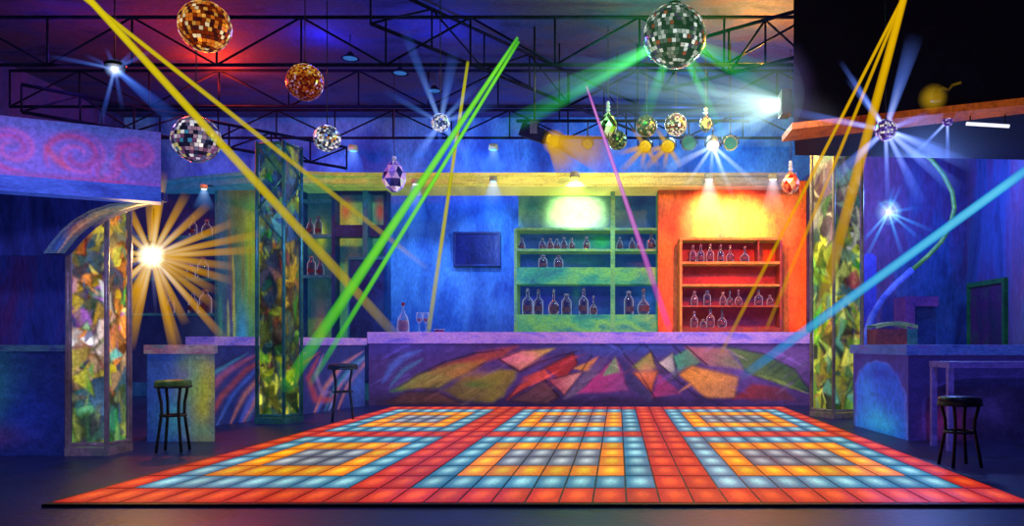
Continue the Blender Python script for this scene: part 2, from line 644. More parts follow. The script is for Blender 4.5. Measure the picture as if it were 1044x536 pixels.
def arch():
    mb = MB()
    Y = 5.5
    # pier wall far below, spandrel wall above in front of the pillar
    struct(MB().box((ROOM_L, 5.56 * S, 0), (P(68, 0, 5.56).x, 5.56 * S + 0.2, P(0, 235, 5.56).z)).build('wall_pier', pier_m))
    Y = 5.08
    curve = [(-60, 260), (62, 260), (67, 257), (72, 251), (80, 242), (92, 231), (106, 222), (122, 215), (140, 209.5), (160, 205.5), (166, 204.5)]
    pts = [P(px, py, Y) for px, py in curve] + [P(166, 196, Y), P(-60, 196, Y)]
    n = len(pts)
    vs = [tuple(p) for p in pts] + [(p.x, p.y + 0.08, p.z) for p in pts]
    fs = [tuple(range(n)), tuple(range(2 * n - 1, n - 1, -1))] + [(i, (i + 1) % n, n + (i + 1) % n, n + i) for i in range(n)]
    mb.add(vs, fs)
    struct(mb.build('wall_arch', pier_m))
    # curved trim band following the arch, streaked with colour
    inner = [(66, 258), (70, 253), (79, 242), (91, 231.5), (105, 222.5), (121, 215.5), (140, 210), (165, 206.5)]
    outc = [(44, 258), (52, 247), (63, 234), (76, 223), (92, 214), (111, 208), (134, 204.5), (165, 203)]
    cv = Canvas(0, 0, 100, 12, 0.5, (70, 90, 120))
    cv.blob(15, 5, 16, 5, (40, 70, 150), 0.9)
    cv.blob(40, 6, 14, 5, (150, 90, 70), 0.9)
    cv.blob(60, 6, 14, 5, (170, 150, 110), 0.9)
    cv.blob(80, 8, 16, 6, (150, 165, 150), 0.9)
    cv.stroke([(0, 3), (50, 2.5), (100, 3)], 1.0, (30, 40, 110))
    cv.stroke([(0, 8), (50, 7), (100, 9)], 1.2, (200, 150, 110), 0.6)
    cv.grain(0.3, 6, 40)

    def fn(u, v):
        t = u * (len(inner) - 1)
        i = min(int(t), len(inner) - 2)
        f = t - i
        a = Vector(outc[i]) * (1 - f) + Vector(outc[i + 1]) * f
        b = Vector(inner[i]) * (1 - f) + Vector(inner[i + 1]) * f
        q = a * (1 - v) + b * v
        return P(q[0], q[1], 5.05 - 0.04 * math.sin(v * PI))
    g = MB().grid(cv.img, fn)
    struct(g.build('trim_3', M_art, color=True))


arch()

# ------------------------------------------------------------------ painted sign box over the left bar
def swirl_sign():
    a = P(164, 205, 5.0)
    b = P(-60, 205, 4.5)
    d = Vector((b.x - a.x, b.y - a.y, 0))
    L = d.length
    ang = math.atan2(-d.y, -d.x)
    root = thing('painted_sign_box', 'wide purple sign box with red and blue swirls above the left bar', 'sign', (b.x, b.y, 0), ang)
    zt0, zb0 = 2.79, 2.32
    z0 = 2.195
    cv = Canvas(-60, 120, 164, 192, 0.9, (104, 84, 200))
    cv.blob(80, 125, 100, 14, (60, 90, 190), 0.8)
    for cx, cy, r, hue, a0 in ((137, 153, 22, 1, 2.0), (74, 160, 32, 0, 2.6), (8, 158, 28, 1, 1.2), (106, 176, 18, 0, 0.4)):
        for col, off, wd in (((176, 52, 140) if hue else (166, 50, 120), 0.0, 9.0), ((76, 84, 214), 0.75, 6.5), ((180, 80, 170), 1.25, 4.5)):
            pts = []
            for k in range(26):
                t = k / 25
                an = a0 + off * 2.2 + t * 2.3 * PI
                rr = r * (1 - t * 0.8) * (1 - off * 0.12)
                pts.append((cx + rr * 1.1 * math.cos(an), cy + rr * math.sin(an)))
            cv.stroke(pts, wd * 0.8, col, 0.78)
    cv.stroke([(40, 150), (52, 168), (66, 180)], 5, (190, 60, 60), 0.6)
    cv.stroke([(95, 190), (105, 165), (118, 145)], 4, (80, 110, 220), 0.5)
    cv.blob(70, 190, 110, 5, (150, 50, 110), 0.6)
    cv.blur(7)
    cv.grain(0.22, 14, 30)
    g = MB().grid(cv.img, lambda u, v: (u * L, -0.01, zt0 + (zb0 - zt0) * v))
    g.box((0, -0.005, zb0), (L, 0.12, zt0), lin((30, 30, 90)))
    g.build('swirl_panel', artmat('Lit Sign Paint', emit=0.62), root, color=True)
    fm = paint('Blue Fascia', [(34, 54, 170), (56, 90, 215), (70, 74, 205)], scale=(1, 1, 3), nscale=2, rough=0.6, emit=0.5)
    MB().box((0, -0.05, z0), (L, 0.14, zb0)).build('fascia', fm, root)
    return root


swirl_sign()


# ------------------------------------------------------------------ truss pillars with cubist panels
def pillar(label, cx, cy, half, rot, z1, palfn, seed, n, frame_mat, braces=False, top_pal=None):
    root = thing('truss_pillar', label, 'pillar', (cx, cy, 0), rot, 'painted square pillars')
    h = half
    base = MB().box((-h - .02, -h - .02, 0), (h + .02, h + .02, 0.07))
    base.build('base_plate', frame_mat, root)
    for sx, sy in ((-1, -1), (1, -1), (1, 1), (-1, 1)):
        MB().tube([(sx * h, sy * h, 0.05), (sx * h, sy * h, z1)], 0.022, 10).build('corner_post', frame_mat, root)
    e = h - 0.02
    for k, (fx, fy, ux, uy) in enumerate(((0, -1, 1, 0), (1, 0, 0, 1), (0, 1, -1, 0), (-1, 0, 0, -1))):
        H = z1 - 0.09
        cv = Canvas(0, 0, 30, 30 * H / (2 * e), 0.62 if k in (0, 1, 3) else 1.5, (30, 40, 50))
        rsx = np.random.RandomState(seed * 10 + k)
        cv.shards(n // 2, palfn, seed + k, edge_a=0.3)
        for q in range(int(n * 1.5)):
            cx_, cy_ = rsx.uniform(-3, 33), rsx.uniform(0, cv.y1)
            a0_ = rsx.uniform(0, 2 * PI)
            r_ = rsx.uniform(6, 21)
            tri = [(cx_ + r_ * (0.45 if j == 1 else 1.0) * math.cos(a0_ + d_), cy_ + r_ * math.sin(a0_ + d_)) for j, d_ in enumerate((0, rsx.uniform(1.0, 2.4), rsx.uniform(2.9, 4.2)))]
            p1 = palfn(cy_ / cv.y1, rsx)
            f_ = rsx.choice((0.4, 0.8, 1.1, 1.25))
            p1 = tuple(min(255, v * f_) for v in p1)
            p2 = tuple(v * rsx.choice((0.35, 0.7, 1.0)) for v in palfn(cy_ / cv.y1, rsx))
            cv.poly(tri, p1, p2, 1.6, 0.85, 1.5, (14, 16, 26) if q % 3 == 0 else None)
        for q in range(16):
            sx_, sy_ = rsx.uniform(0, 30), rsx.uniform(0, cv.y1)
            a_, l_ = rsx.uniform(0.4, 2.7), rsx.uniform(8, 20)
            pc = palfn(sy_ / cv.y1, rsx)
            f_ = rsx.choice((0.25, 1.25, 1.3))
            cv.stroke([(sx_, sy_), (sx_ + l_ * math.cos(a_) * .45, sy_ + l_ * .5), (sx_ + l_ * math.cos(a_), sy_ + l_ * math.sin(a_))], rsx.uniform(0.5, 1.5), tuple(min(255, v * f_) for v in pc), 0.7)
        cv.blur(2)
        cv.grain(0.35, 60, 10)
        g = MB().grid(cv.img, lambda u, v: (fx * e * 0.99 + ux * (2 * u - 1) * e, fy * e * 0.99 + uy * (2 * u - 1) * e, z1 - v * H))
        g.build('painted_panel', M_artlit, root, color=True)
    ring = MB()
    for z in (0.1, z1 - 0.03):
        for (a, b) in (((-h, -h), (h, -h)), ((h, -h), (h, h)), ((h, h), (-h, h)), ((-h, h), (-h, -h))):
            ring.tube([(a[0], a[1], z), (b[0], b[1], z)], 0.018, 8)
    ring.build('cross_rail', frame_mat, root)
    if braces:
        zz = z1 - 0.05
        k = 0
        while zz > 2.6:
            for a, b in (((-h, -h), (h, -h)), ((h, -h), (h, h)), ((-h, -h), (-h, h))):
                p, q = (a, b) if k % 2 == 0 else (b, a)
                MB().tube([(p[0], p[1], zz), (q[0], q[1], zz - 0.4)], 0.011, 6).build('brace', frame_mat, root)
            zz -= 0.4
            k += 1
    return root


def pal_a(v, rs):
    if v < 0.35:
        c = [(176, 140, 40), (60, 90, 110), (190, 110, 40), (110, 110, 90), (90, 70, 110), (200, 180, 60), (40, 70, 100)]
    elif v < 0.62:
        c = [(235, 215, 120), (190, 150, 30), (150, 90, 170), (230, 225, 220), (200, 120, 50), (90, 60, 120), (60, 80, 90)]
    elif v < 0.75:
        c = [(200, 180, 40), (150, 120, 90), (90, 90, 110), (170, 150, 60)]
    else:
        c = [(70, 130, 90), (50, 110, 70), (110, 150, 70), (60, 90, 120), (40, 80, 80), (120, 130, 60)]
    return c[rs.randint(len(c))]


def pal_b(v, rs):
    if v < 0.35:
        c = [(24, 60, 100), (60, 110, 110), (130, 150, 40), (30, 50, 90), (20, 40, 80)]
    elif v < 0.7:
        c = [(40, 60, 50), (100, 110, 30), (30, 50, 70), (150, 120, 30), (60, 50, 40), (30, 40, 60), (120, 70, 40)]
    else:
        c = [(120, 130, 20), (50, 80, 50), (190, 190, 60), (30, 60, 60), (60, 90, 30), (20, 40, 50)]
    return c[rs.randint(len(c))]


def pal_c(v, rs):
    if v < 0.3:
        c = [(70, 40, 100), (90, 60, 110), (60, 50, 90), (110, 70, 100)]
    elif v < 0.55:
        c = [(110, 110, 110), (150, 150, 140), (80, 100, 90), (70, 60, 70), (120, 130, 100)]
    else:
        c = [(150, 160, 50), (90, 140, 60), (190, 180, 60), (70, 120, 100), (40, 50, 40), (120, 130, 40), (180, 190, 90)]
    return c[rs.randint(len(c))]


M_frameA = paint('Violet Steel Frame', [(90, 70, 80), (130, 110, 150), (80, 110, 130)], scale=(1, 1, 0.7), nscale=2.5, rough=0.35, metallic=0.4, emit=0.18)
M_frameB = paint('Teal Steel Frame', [(20, 50, 76), (44, 100, 120), (60, 110, 80)], scale=(1, 1, 0.7), nscale=2.5, rough=0.35, metallic=0.4, emit=0.16)
M_frameC = paint('Grey Violet Steel Frame', [(70, 60, 90), (130, 120, 130), (110, 120, 100)], scale=(1, 1, 0.7), nscale=2.5, rough=0.35, metallic=0.4, emit=0.16)
ang = math.radians(20)
pillar('square pillar of yellow, violet and green painted shards left of the sun-like burst lamp', -4.73, 5.37 * S, 0.172, math.radians(0), 2.27, pal_a, 5, 46, M_frameA)
pillar('dark teal truss pillar with yellow glints standing before the angled counter', -4.29, 7.46 * S, 0.188, math.radians(-12), 3.52, pal_b, 25, 70, M_frameB, True)
pillar('pale grey and lime painted pillar right of the red bar wall', 2.99, 8.05 * S, 0.24, math.radians(24), 5.28, pal_c, 45, 80, M_frameC, False)

# ------------------------------------------------------------------ bar counters
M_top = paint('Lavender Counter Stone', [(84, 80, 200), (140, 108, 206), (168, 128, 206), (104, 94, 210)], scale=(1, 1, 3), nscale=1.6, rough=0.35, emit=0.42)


def counter(label, a, b, zb, zt, canvas, over=0.05, depth=0.5, topmat=None, skew=0.0, mat=None):
    """a straight counter run from a to b (front edge at the floor), with a painted front"""
    a, b = Vector(a), Vector(b)
    d = b - a
    L = d.length
    root = thing('bar_counter', label, 'bar counter', (a.x, a.y, 0), math.atan2(d.y, d.x))
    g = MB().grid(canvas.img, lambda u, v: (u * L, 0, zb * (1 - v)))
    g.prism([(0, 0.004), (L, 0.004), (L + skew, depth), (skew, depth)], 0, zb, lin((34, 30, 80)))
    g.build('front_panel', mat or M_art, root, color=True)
    MB().prism([(-over * 0.3, -over), (L + over * 0.3, -over), (L + over * 0.3 + skew, depth + 0.05), (skew - over * 0.3, depth + 0.05)], zb, zt).build('counter_top', topmat or M_top, root)
    return root


# main counter: the long mural of leaves and splinters (design grid = 455 x 65)
cv = Canvas(375, 350, 830, 415, 1.0, (66, 44, 104))
cv.blob(400, 352, 70, 14, (62, 52, 140), 0.8)
cv.blob(640, 354, 90, 12, (40, 60, 140), 0.85)
cv.blob(780, 370, 60, 20, (104, 72, 150), 0.9)
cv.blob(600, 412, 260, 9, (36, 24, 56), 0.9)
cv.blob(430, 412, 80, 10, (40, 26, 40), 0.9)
cv.stroke([(388, 392), (398, 375), (412, 363), (428, 357)], 5, (70, 96, 180), 0.7)
cv.stroke([(396, 396), (410, 378), (430, 366)], 3, (60, 120, 160), 0.5)
cv.poly([(398, 400), (424, 383), (457, 370), (485, 363), (502, 362), (475, 380), (446, 396)], (62, 116, 48), (168, 96, 46), 3, 0.95, 3, (36, 24, 30))
cv.poly([(438, 377), (485, 359), (525, 354), (508, 366), (472, 370)], (124, 48, 60), (150, 60, 50), 3, 0.85, 3)
cv.stroke([(425, 382), (450, 370), (482, 360), (510, 357)], 1.4, (26, 16, 30), 0.8)
cv.poly([(392, 412), (412, 401), (446, 402), (470, 414)], (70, 38, 44), (84, 50, 44), 3, 0.9, 3, (28, 18, 30))
cv.poly([(448, 398), (472, 385), (506, 379), (524, 379), (512, 405), (500, 412), (470, 410)], (66, 42, 34), (128, 110, 40), 3, 0.9, 3)
cv.poly([(470, 392), (508, 376), (522, 380), (498, 398)], (70, 104, 44), (140, 110, 44), 3, 0.8, 3)
cv.poly([(506, 366), (527, 358), (562, 355), (527, 379)], (196, 76, 130), (190, 150, 60), 2, 0.95, 1.5, (30, 18, 34))
cv.poly([(553, 375), (582, 360), (586, 371), (569, 391)], (168, 44, 44), (126, 34, 40), 1.5, 0.95, 1.5, (40, 16, 30))
cv.poly([(514, 409), (532, 385), (553, 376), (559, 385), (543, 391)], (178, 60, 60), (190, 70, 60), 2, 0.95, 1.5, (46, 18, 30))
cv.poly([(556, 388), (591, 379), (572, 405)], (176, 66, 90), (200, 130, 120), 1.5, 0.95, 1.5, (36, 18, 40))
cv.poly([(517, 411), (553, 388), (567, 406), (556, 413)], (74, 46, 62), (104, 60, 60), 2, 0.9, 2, (26, 14, 30))
cv.poly([(582, 377), (606, 364), (596, 380)], (200, 130, 40), (190, 100, 60), 1.5, 0.9, 1.5)
cv.poly([(572, 408), (600, 372), (618, 362), (596, 398)], (110, 90, 110), (90, 60, 110), 2, 0.7, 2)
cv.poly([(586, 402), (624, 363), (638, 400)], (168, 44, 110), (110, 56, 110), 2, 0.9, 2, (40, 18, 56))
cv.poly([(611, 384), (624, 364), (628, 380)], (70, 140, 96), (110, 120, 90), 1.5, 0.9, 1)
cv.poly([(626, 364), (637, 372), (664, 404), (658, 413), (640, 399)], (36, 34, 86), (60, 50, 90), 2, 0.9, 1.5)
cv.poly([(642, 381), (667, 378), (660, 402)], (206, 96, 52), (170, 80, 50), 1.5, 0.95, 1.5, (46, 20, 40))
cv.poly([(641, 374), (660, 358), (666, 376), (648, 378)], (70, 130, 60), (150, 120, 60), 1.5, 0.9, 1.5, (40, 30, 50))
cv.poly([(668, 383), (690, 402), (660, 407)], (150, 40, 96), (120, 50, 100), 1.5, 0.9, 1.5)
cv.poly([(667, 370), (682, 360), (685, 386)], (190, 170, 170), (100, 110, 110), 1.5, 0.9, 1.5, (40, 34, 60))
cv.poly([(682, 363), (698, 355), (710, 370), (687, 380)], (54, 132, 104), (90, 110, 90), 1.5, 0.9, 1.5, (40, 34, 50))
cv.poly([(694, 353), (737, 356), (754, 378), (716, 372)], (176, 90, 110), (110, 104, 80), 2.5, 0.85, 2)
cv.poly([(686, 382), (702, 374), (748, 385), (744, 407), (716, 407)], (196, 120, 46), (170, 110, 70), 2.5, 0.95, 2, (50, 24, 34))
cv.poly([(736, 354), (773, 361), (804, 377), (822, 402), (789, 393), (757, 380)], (84, 104, 56), (34, 70, 50), 2.5, 0.95, 2, (22, 20, 40))
cv.poly([(742, 408), (762, 393), (796, 397), (806, 410)], (130, 40, 40), (84, 40, 60), 3, 0.9, 2)
cv.stroke([(757, 381), (785, 389), (818, 402)], 2.2, (120, 140, 60), 0.6)
for st in ([(506, 366), (527, 380), (545, 370), (585, 358)], [(553, 388), (568, 407)], [(600, 362), (590, 379)], [(627, 352), (650, 384), (664, 408)], [(655, 352), (668, 372), (690, 392), (706, 406)], [(694, 352), (716, 372)], [(682, 352), (690, 360)]):
    cv.stroke(st, 1.1, (30, 16, 40), 0.85, taper=False)
rsm = np.random.RandomState(4)
for q in range(90):
    x_, y_ = rsm.uniform(380, 825), rsm.uniform(352, 412)
    i_, j_ = int((y_ - 350) / 65 * (cv.h - 1)), int((x_ - 375) / 455 * (cv.w - 1))
    c_ = cv.img[i_, j_]
    f_ = rsm.choice((0.35, 0.6, 1.5, 2.0))
    c_ = [255 * (max(0, v * f_) ** (1 / 2.2)) for v in c_]
    sl = -0.55 if x_ < 600 else rsm.choice((-0.7, 0.5))
    l_ = rsm.uniform(8, 34)
    cv.stroke([(x_ - l_ / 2, y_ - sl * l_ / 2), (x_ + 1, y_ - 1), (x_ + l_ / 2, y_ + sl * l_ / 2)], rsm.uniform(0.8, 2.4), tuple(min(255, v) for v in c_), 0.55)
cv.blob(530, 366, 16, 6, (240, 130, 150), 0.5)
cv.blob(655, 378, 10, 8, (240, 150, 110), 0.45)
cv.blob(722, 388, 16, 8, (220, 140, 70), 0.45)
cv.blob(480, 382, 26, 8, (160, 110, 50), 0.4)
cv.grain(0.3, 16, 90)
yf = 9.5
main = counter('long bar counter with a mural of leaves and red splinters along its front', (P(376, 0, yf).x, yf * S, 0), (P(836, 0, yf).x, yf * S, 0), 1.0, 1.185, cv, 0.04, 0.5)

# angled counter left of it, feathered mural
cv = Canvas(0, 0, 150, 62, 0.8, (36, 44, 112))
for k in range(26):
    sx = random.uniform(-20, 140)
    c = random.choice([(120, 140, 210), (60, 90, 190), (150, 60, 60), (60, 40, 110), (180, 110, 100), (50, 120, 160), (30, 30, 80)])
    cv.stroke([(sx - 18, 66), (sx - 4, 40), (sx + 16, 20), (sx + 42, 6)], random.uniform(2, 4.5), c, 0.7)
cv.stroke([(95, 10), (84, 30), (92, 50), (110, 52), (124, 34)], 4, (160, 60, 70), 0.7)
cv.stroke([(100, 8), (92, 28), (98, 44), (110, 44)], 3, (120, 90, 150), 0.8)
cv.blob(140, 40, 14, 24, (60, 90, 180), 0.7)
cv.grain(0.3, 16, 40)
pa, pb = Vector((-4.9, 7.13 * S, 0)), Vector((P(376, 0, yf).x - 0.03, 9.42 * S, 0))
counter('angled bar counter with sweeping blue and red brush strokes behind the teal pillar', pa, pb, 0.975, 1.085, cv, 0.03, 0.35)

# near block on the left with a teal top
cv = Canvas(0, 0, 74, 96, 1.0, (30, 56, 140))
cv.blob(12, 40, 26, 50, (40, 76, 170), 0.8)
cv.blob(62, 45, 22, 60, (146, 150, 40), 0.95)
cv.blob(46, 30, 16, 30, (90, 150, 90), 0.7)
cv.blob(40, 22, 12, 12, (80, 60, 150), 0.6)
cv.blob(30, 70, 18, 24, (50, 130, 150), 0.8)
cv.blob(60, 84, 20, 12, (90, 140, 120), 0.6)
cv.grain(0.35, 20, 26)
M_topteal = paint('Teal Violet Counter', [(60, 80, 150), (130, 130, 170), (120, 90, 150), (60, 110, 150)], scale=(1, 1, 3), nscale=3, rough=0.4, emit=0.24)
counter('short counter block with blue and yellow front behind the left bar stool', (-4.80, 6.0 * S, 0), (-4.11, 6.0 * S, 0), 0.895, 0.985, cv, 0.04, 0.6, M_topteal, -0.30)

# dark counter at the far left
cv = Canvas(0, 0, 90, 110, 1.2, (20, 30, 96))
cv.blob(58, 40, 14, 40, (40, 110, 130), 0.8)
cv.blob(25, 60, 20, 40, (26, 40, 120), 0.8)
cv.blob(74, 70, 14, 40, (24, 40, 140), 0.8)
cv.blob(56, 90, 16, 14, (80, 40, 110), 0.6)
cv.grain(0.35, 20, 26)
M_topdark = paint('Slate Teal Counter', [(40, 60, 130), (70, 110, 150), (50, 60, 140)], scale=(1, 1, 3), nscale=3, rough=0.4, emit=0.2)
counter('dark blue counter left of the shard-painted pillar', (-6.9, 5.25 * S, 0), (-4.94, 5.25 * S, 0), 0.93, 0.985, cv, 0.03, 0.3, M_topdark)

# right-hand bar: two runs at a corner
cv = Canvas(0, 0, 55, 88, 0.6, (44, 34, 110))
cv.poly([(3, 92), (3, 38), (8, 22), (16, 12), (26, 8), (36, 10), (46, 22), (52, 42), (53, 92)], (34, 78, 190), (24, 60, 170), 2, 1.0, 2, (70, 80, 190))
cv.blob(28, 76, 22, 18, (40, 150, 200), 0.8)
cv.blob(16, 50, 8, 30, (40, 110, 200), 0.6)
cv.blob(28, 22, 20, 9, (26, 40, 150), 0.8)
cv.grain(0.3, 16, 30)
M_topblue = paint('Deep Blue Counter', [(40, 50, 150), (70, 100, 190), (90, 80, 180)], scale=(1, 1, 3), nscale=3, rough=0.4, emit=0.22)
MR = artmat('Right Bar Mural', emit=0.75)


def right_bar():
    c0, c1 = Vector((2.88, 7.2 * S, 0)), Vector((2.99, 6.06 * S, 0))
    root = thing('bar_counter', 'blue corner bar on the right with an arched panel and a table against it', 'bar counter', (c1.x, c1.y, 0), 0)
    d = c0 - c1
    g = MB().grid(cv.img, lambda u, v: tuple(Vector((d.x, d.y, 0)) * (1 - u) + Vector((0, 0, 0.88 * (1 - v)))))
    g.box((0.02, 0.02, 0), (2.55, d.y - 0.02, 0.88), lin((24, 24, 80)))
    g.build('arched_panel', MR, root, color=True)
    c2 = Canvas(0, 0, 180, 95, 1.2, (36, 30, 100))
    c2.poly([(12, 100), (12, 50), (20, 34), (34, 26), (60, 24), (190, 24), (190, 100)], (22, 20, 70), (26, 22, 80), 2, 1, 2, (60, 50, 150))
    c2.blob(26, 76, 16, 22, (120, 40, 120), 0.7)
    c2.blob(60, 60, 16, 22, (60, 50, 150), 0.5)
    c2.grain(0.3, 16, 40)
    g = MB().grid(c2.img, lambda u, v: (u * 2.55, 0.0, 0.88 * (1 - v)))
    g.build('front_panel', M_art, root, color=True)
    MB().prism([(-0.03, -0.04), (2.6, -0.04), (2.6, d.y + 0.04), (d.x - 0.03, d.y + 0.04)], 0.88, 0.985).build('counter_top', M_topblue, root)


right_bar()


# ------------------------------------------------------------------ back-bar shelving
def art_panel(mb, cv, x0, x1, z0, z1, y):
    mb.grid(cv.img, lambda u, v: (x0 + (x1 - x0) * u, y, z1 + (z0 - z1) * v))


YS = 10.45                                    # front plane of the green shelf unit
sx = lambda px: (px - VX) * YS / F
sz = lambda py: EYE + (VY - py) * YS / F
M_green = paint('Green Shelf Paint', [(36, 96, 110), (50, 140, 110), (110, 170, 84), (36, 110, 116)], scale=(0.8, 1, 1.4), nscale=1.6, rough=0.6, emit=0.3)
M_greenedge = paint('Lime Shelf Edge', [(60, 120, 100), (110, 160, 90), (60, 120, 140)], scale=(0.8, 1, 1), nscale=2.4, rough=0.5, emit=0.26)


def green_unit():
    root = thing('display_shelf', 'green bottle shelf with a divider post under the yellow spotlight', 'shelf unit', (sx(525), YS * S, 0))
    ox = sx(525)
    X = lambda px: sx(px) - ox
    back = 0.5
    # rear panel, blue-green brushwork behind the bottles and a taller painted field above
    cv = Canvas(525, 190, 671, 337, 1.2, (24, 60, 130))
    cv.blob(575, 208, 70, 26, (104, 160, 96), 0.95)
    cv.blob(540, 205, 14, 20, (20, 90, 110), 0.8)
    cv.blob(652, 205, 18, 26, (20, 50, 110), 0.9)
    cv.blob(612, 245, 14, 10, (40, 170, 70), 0.8)
    cv.blob(590, 245, 20, 10, (36, 110, 110), 0.7)
    cv.blob(585, 264, 40, 8, (40, 110, 120), 0.7)
    cv.blob(545, 305, 22, 14, (34, 44, 150), 0.8)
    cv.blob(600, 305, 30, 14, (36, 40, 130), 0.8)
    cv.blob(660, 300, 12, 16, (40, 100, 180), 0.8)
    cv.blob(587, 300, 6, 12, (40, 120, 110), 0.6)
    cv.grain(0.3, 30, 30)
    g = MB()
    art_panel(g, cv, X(525), X(671), sz(337), sz(189), back)
    g.build('back_panel', M_art, root, color=True)
    for px0, px1 in ((524, 527), (622.5, 627), (670, 672)):
        top = 189 if px0 > 600 else 233
        MB().box((X(px0), 0, 0), (X(px1), back, sz(top))).build('upright', M_greenedge, root)
    for py0, py1 in ((232, 234.5), (253.5, 256)):
        for a, b in ((527, 622.5), (627, 670)):
            MB().box((X(a), 0.0, sz(py1)), (X(b), back, sz(py0))).build('shelf_board', M_greenedge, root)
    for py0, py1 in ((272.5, 289.5), (320.5, 345)):
        for a, b in ((527, 622.5), (627, 670)):
            MB().box((X(a), 0.0, sz(py1)), (X(b), back, sz(py0))).build('fascia_board', M_green, root)


green_unit()

YR = 10.05
rx = lambda px: (px - VX) * YR / F
rz = lambda py: EYE + (VY - py) * YR / F
M_redshelf = paint('Maroon Shelf Paint', [(84, 34, 36), (120, 60, 44), (84, 46, 80)], scale=(0.8, 1, 1), nscale=2, rough=0.5, emit=0.12)
M_redgold = paint('Gold Green Shelf Edge', [(140, 110, 40), (170, 130, 60), (120, 130, 60)], scale=(0.8, 1, 1), nscale=2, rough=0.5, emit=0.22)


def red_unit():
    ox = rx(693)
    root = thing('display_shelf', 'red bottle shelf with gold edges on the red wall', 'shelf unit', (ox, YR * S, 0))
    X = lambda px: rx(px) - ox
    back = 10.345 * S - YR * S
    cv = Canvas(693, 242, 797, 338, 1.0, (110, 30, 40))
    cv.blob(725, 256, 40, 12, (64, 9, 27), 0.9)
    cv.blob(760, 258, 14, 12, (108, 12, 24), 0.8)
    cv.blob(785, 256, 12, 14, (158, 54, 24), 0.95)
    cv.blob(745, 281, 40, 9, (158, 45, 35), 0.95)
    cv.blob(715, 300, 26, 10, (60, 21, 56), 0.9)
    cv.blob(770, 302, 26, 12, (64, 18, 64), 0.9)
    cv.blob(710, 324, 14, 10, (108, 36, 40), 0.8)
    cv.blob(765, 324, 30, 10, (86, 21, 67), 0.9)
    cv.grain(0.3, 26, 26)
    g = MB()
    art_panel(g, cv, X(693), X(797), rz(340), rz(242), back - 0.01)
    g.build('back_panel', M_art, root, color=True)
    for a, b, mt in ((693, 695.5, M_redgold), (795, 797.5, M_redshelf)):
        MB().box((X(a), 0, 0), (X(b), back, rz(242))).build('upright', mt, root)
    MB().box((X(693), -0.01, rz(244.5)), (X(797.5), back, rz(242))).build('top_board', M_redgold, root)
    for y0, y1, mt in ((266.5, 269, M_redgold), (289.5, 291.5, M_redgold), (311, 313, M_redshelf), (333.5, 345, M_redshelf)):
        MB().box((X(695.5), 0, rz(y1)), (X(795), back, rz(y0))).build('shelf_board', mt, root)
    MB().box((X(773), 0.02, rz(266.5)), (X(774.5), back, rz(244.5))).build('divider', M_redshelf, root)


red_unit()

# dark shelves behind the burst lamp
YL = 10.4
lx = lambda px: (px - VX) * YL / F
lz = lambda py: EYE + (VY - py) * YL / F
M_darkblue = paint('Dark Blue Joinery', [(14, 30, 84), (24, 60, 120), (30, 80, 130)], scale=(1, 1, 0.6), nscale=2, rough=0.6, emit=0.15)
M_tealedge = paint('Teal Joinery Edge', [(24, 70, 120), (44, 120, 150), (40, 100, 110)], scale=(1, 1, 0.6), nscale=2, rough=0.5, emit=0.22)


def dark_unit():
    ox = lx(133)
    root = thing('display_shelf', 'dark blue bottle shelf behind the sun-like burst lamp', 'shelf unit', (ox, YL * S, 0))
    X = lambda px: lx(px) - ox
    cv = Canvas(100, 190, 222, 345, 2.0, (24, 30, 84))
    cv.blob(190, 225, 30, 18, (36, 34, 100), 0.8)
    cv.blob(200, 300, 26, 18, (50, 60, 110), 0.8)
    cv.blob(180, 330, 40, 14, (30, 60, 110), 0.8)
    cv.grain(0.3, 20, 20)
    g = MB()
    art_panel(g, cv, X(100), X(222), 0.3, lz(192), 0.32)
    g.build('back_panel', M_art, root, color=True)
    for a, b in ((99, 101), (219, 222)):
        MB().box((X(a), 0, 0), (X(b), 0.3, lz(192))).build('upright', M_tealedge, root)
    for py in (240, 283, 319):
        MB().box((X(101), 0.0, lz(py + 2.2)), (X(219), 0.3, lz(py))).build('shelf_board', M_tealedge, root)


dark_unit()


# painted wall panel between the dark shelves and the teal pillar
def streak_panel():
    cv = Canvas(222, 190, 300, 345, 1.0, (34, 84, 90))
    cv.blob(226, 230, 8, 60, (30, 70, 110), 0.8)
    cv.blob(256, 240, 12, 70, (96, 150, 40), 0.95)
    cv.blob(242, 215, 10, 40, (60, 90, 40), 0.8)
    cv.blob(247, 310, 7, 30, (40, 130, 190), 0.9)
    cv.blob(236, 280, 7, 30, (50, 40, 110), 0.8)
    cv.blob(250, 196, 30, 8, (90, 70, 50), 0.7)
    cv.blob(257, 330, 10, 24, (60, 150, 80), 0.8)
    for k in range(14):
        x = random.uniform(224, 268)
        y = random.uniform(200, 300)
        cv.stroke([(x, y), (x + 1, y + 25), (x, y + 50)], 1.6, random.choice([(150, 180, 50), (40, 120, 90), (30, 60, 110), (90, 60, 40)]), 0.5)
    cv.grain(0.3, 30, 20)
    ox = lx(222.5)
    g = MB()
    art_panel(g, cv, 0, lx(300) - ox, 0, lz(186), -0.03)
    g.box((0, -0.028, 0), (lx(300) - ox, 0.2, lz(186)), lin((30, 60, 80)))
    o = g.build('painted_wall_panel', M_artlit, None, (ox, YL * S, 0), color=True)
    tag(o, 'tall wall panel streaked green, yellow and blue left of the teal pillar', 'wall panel')


streak_panel()


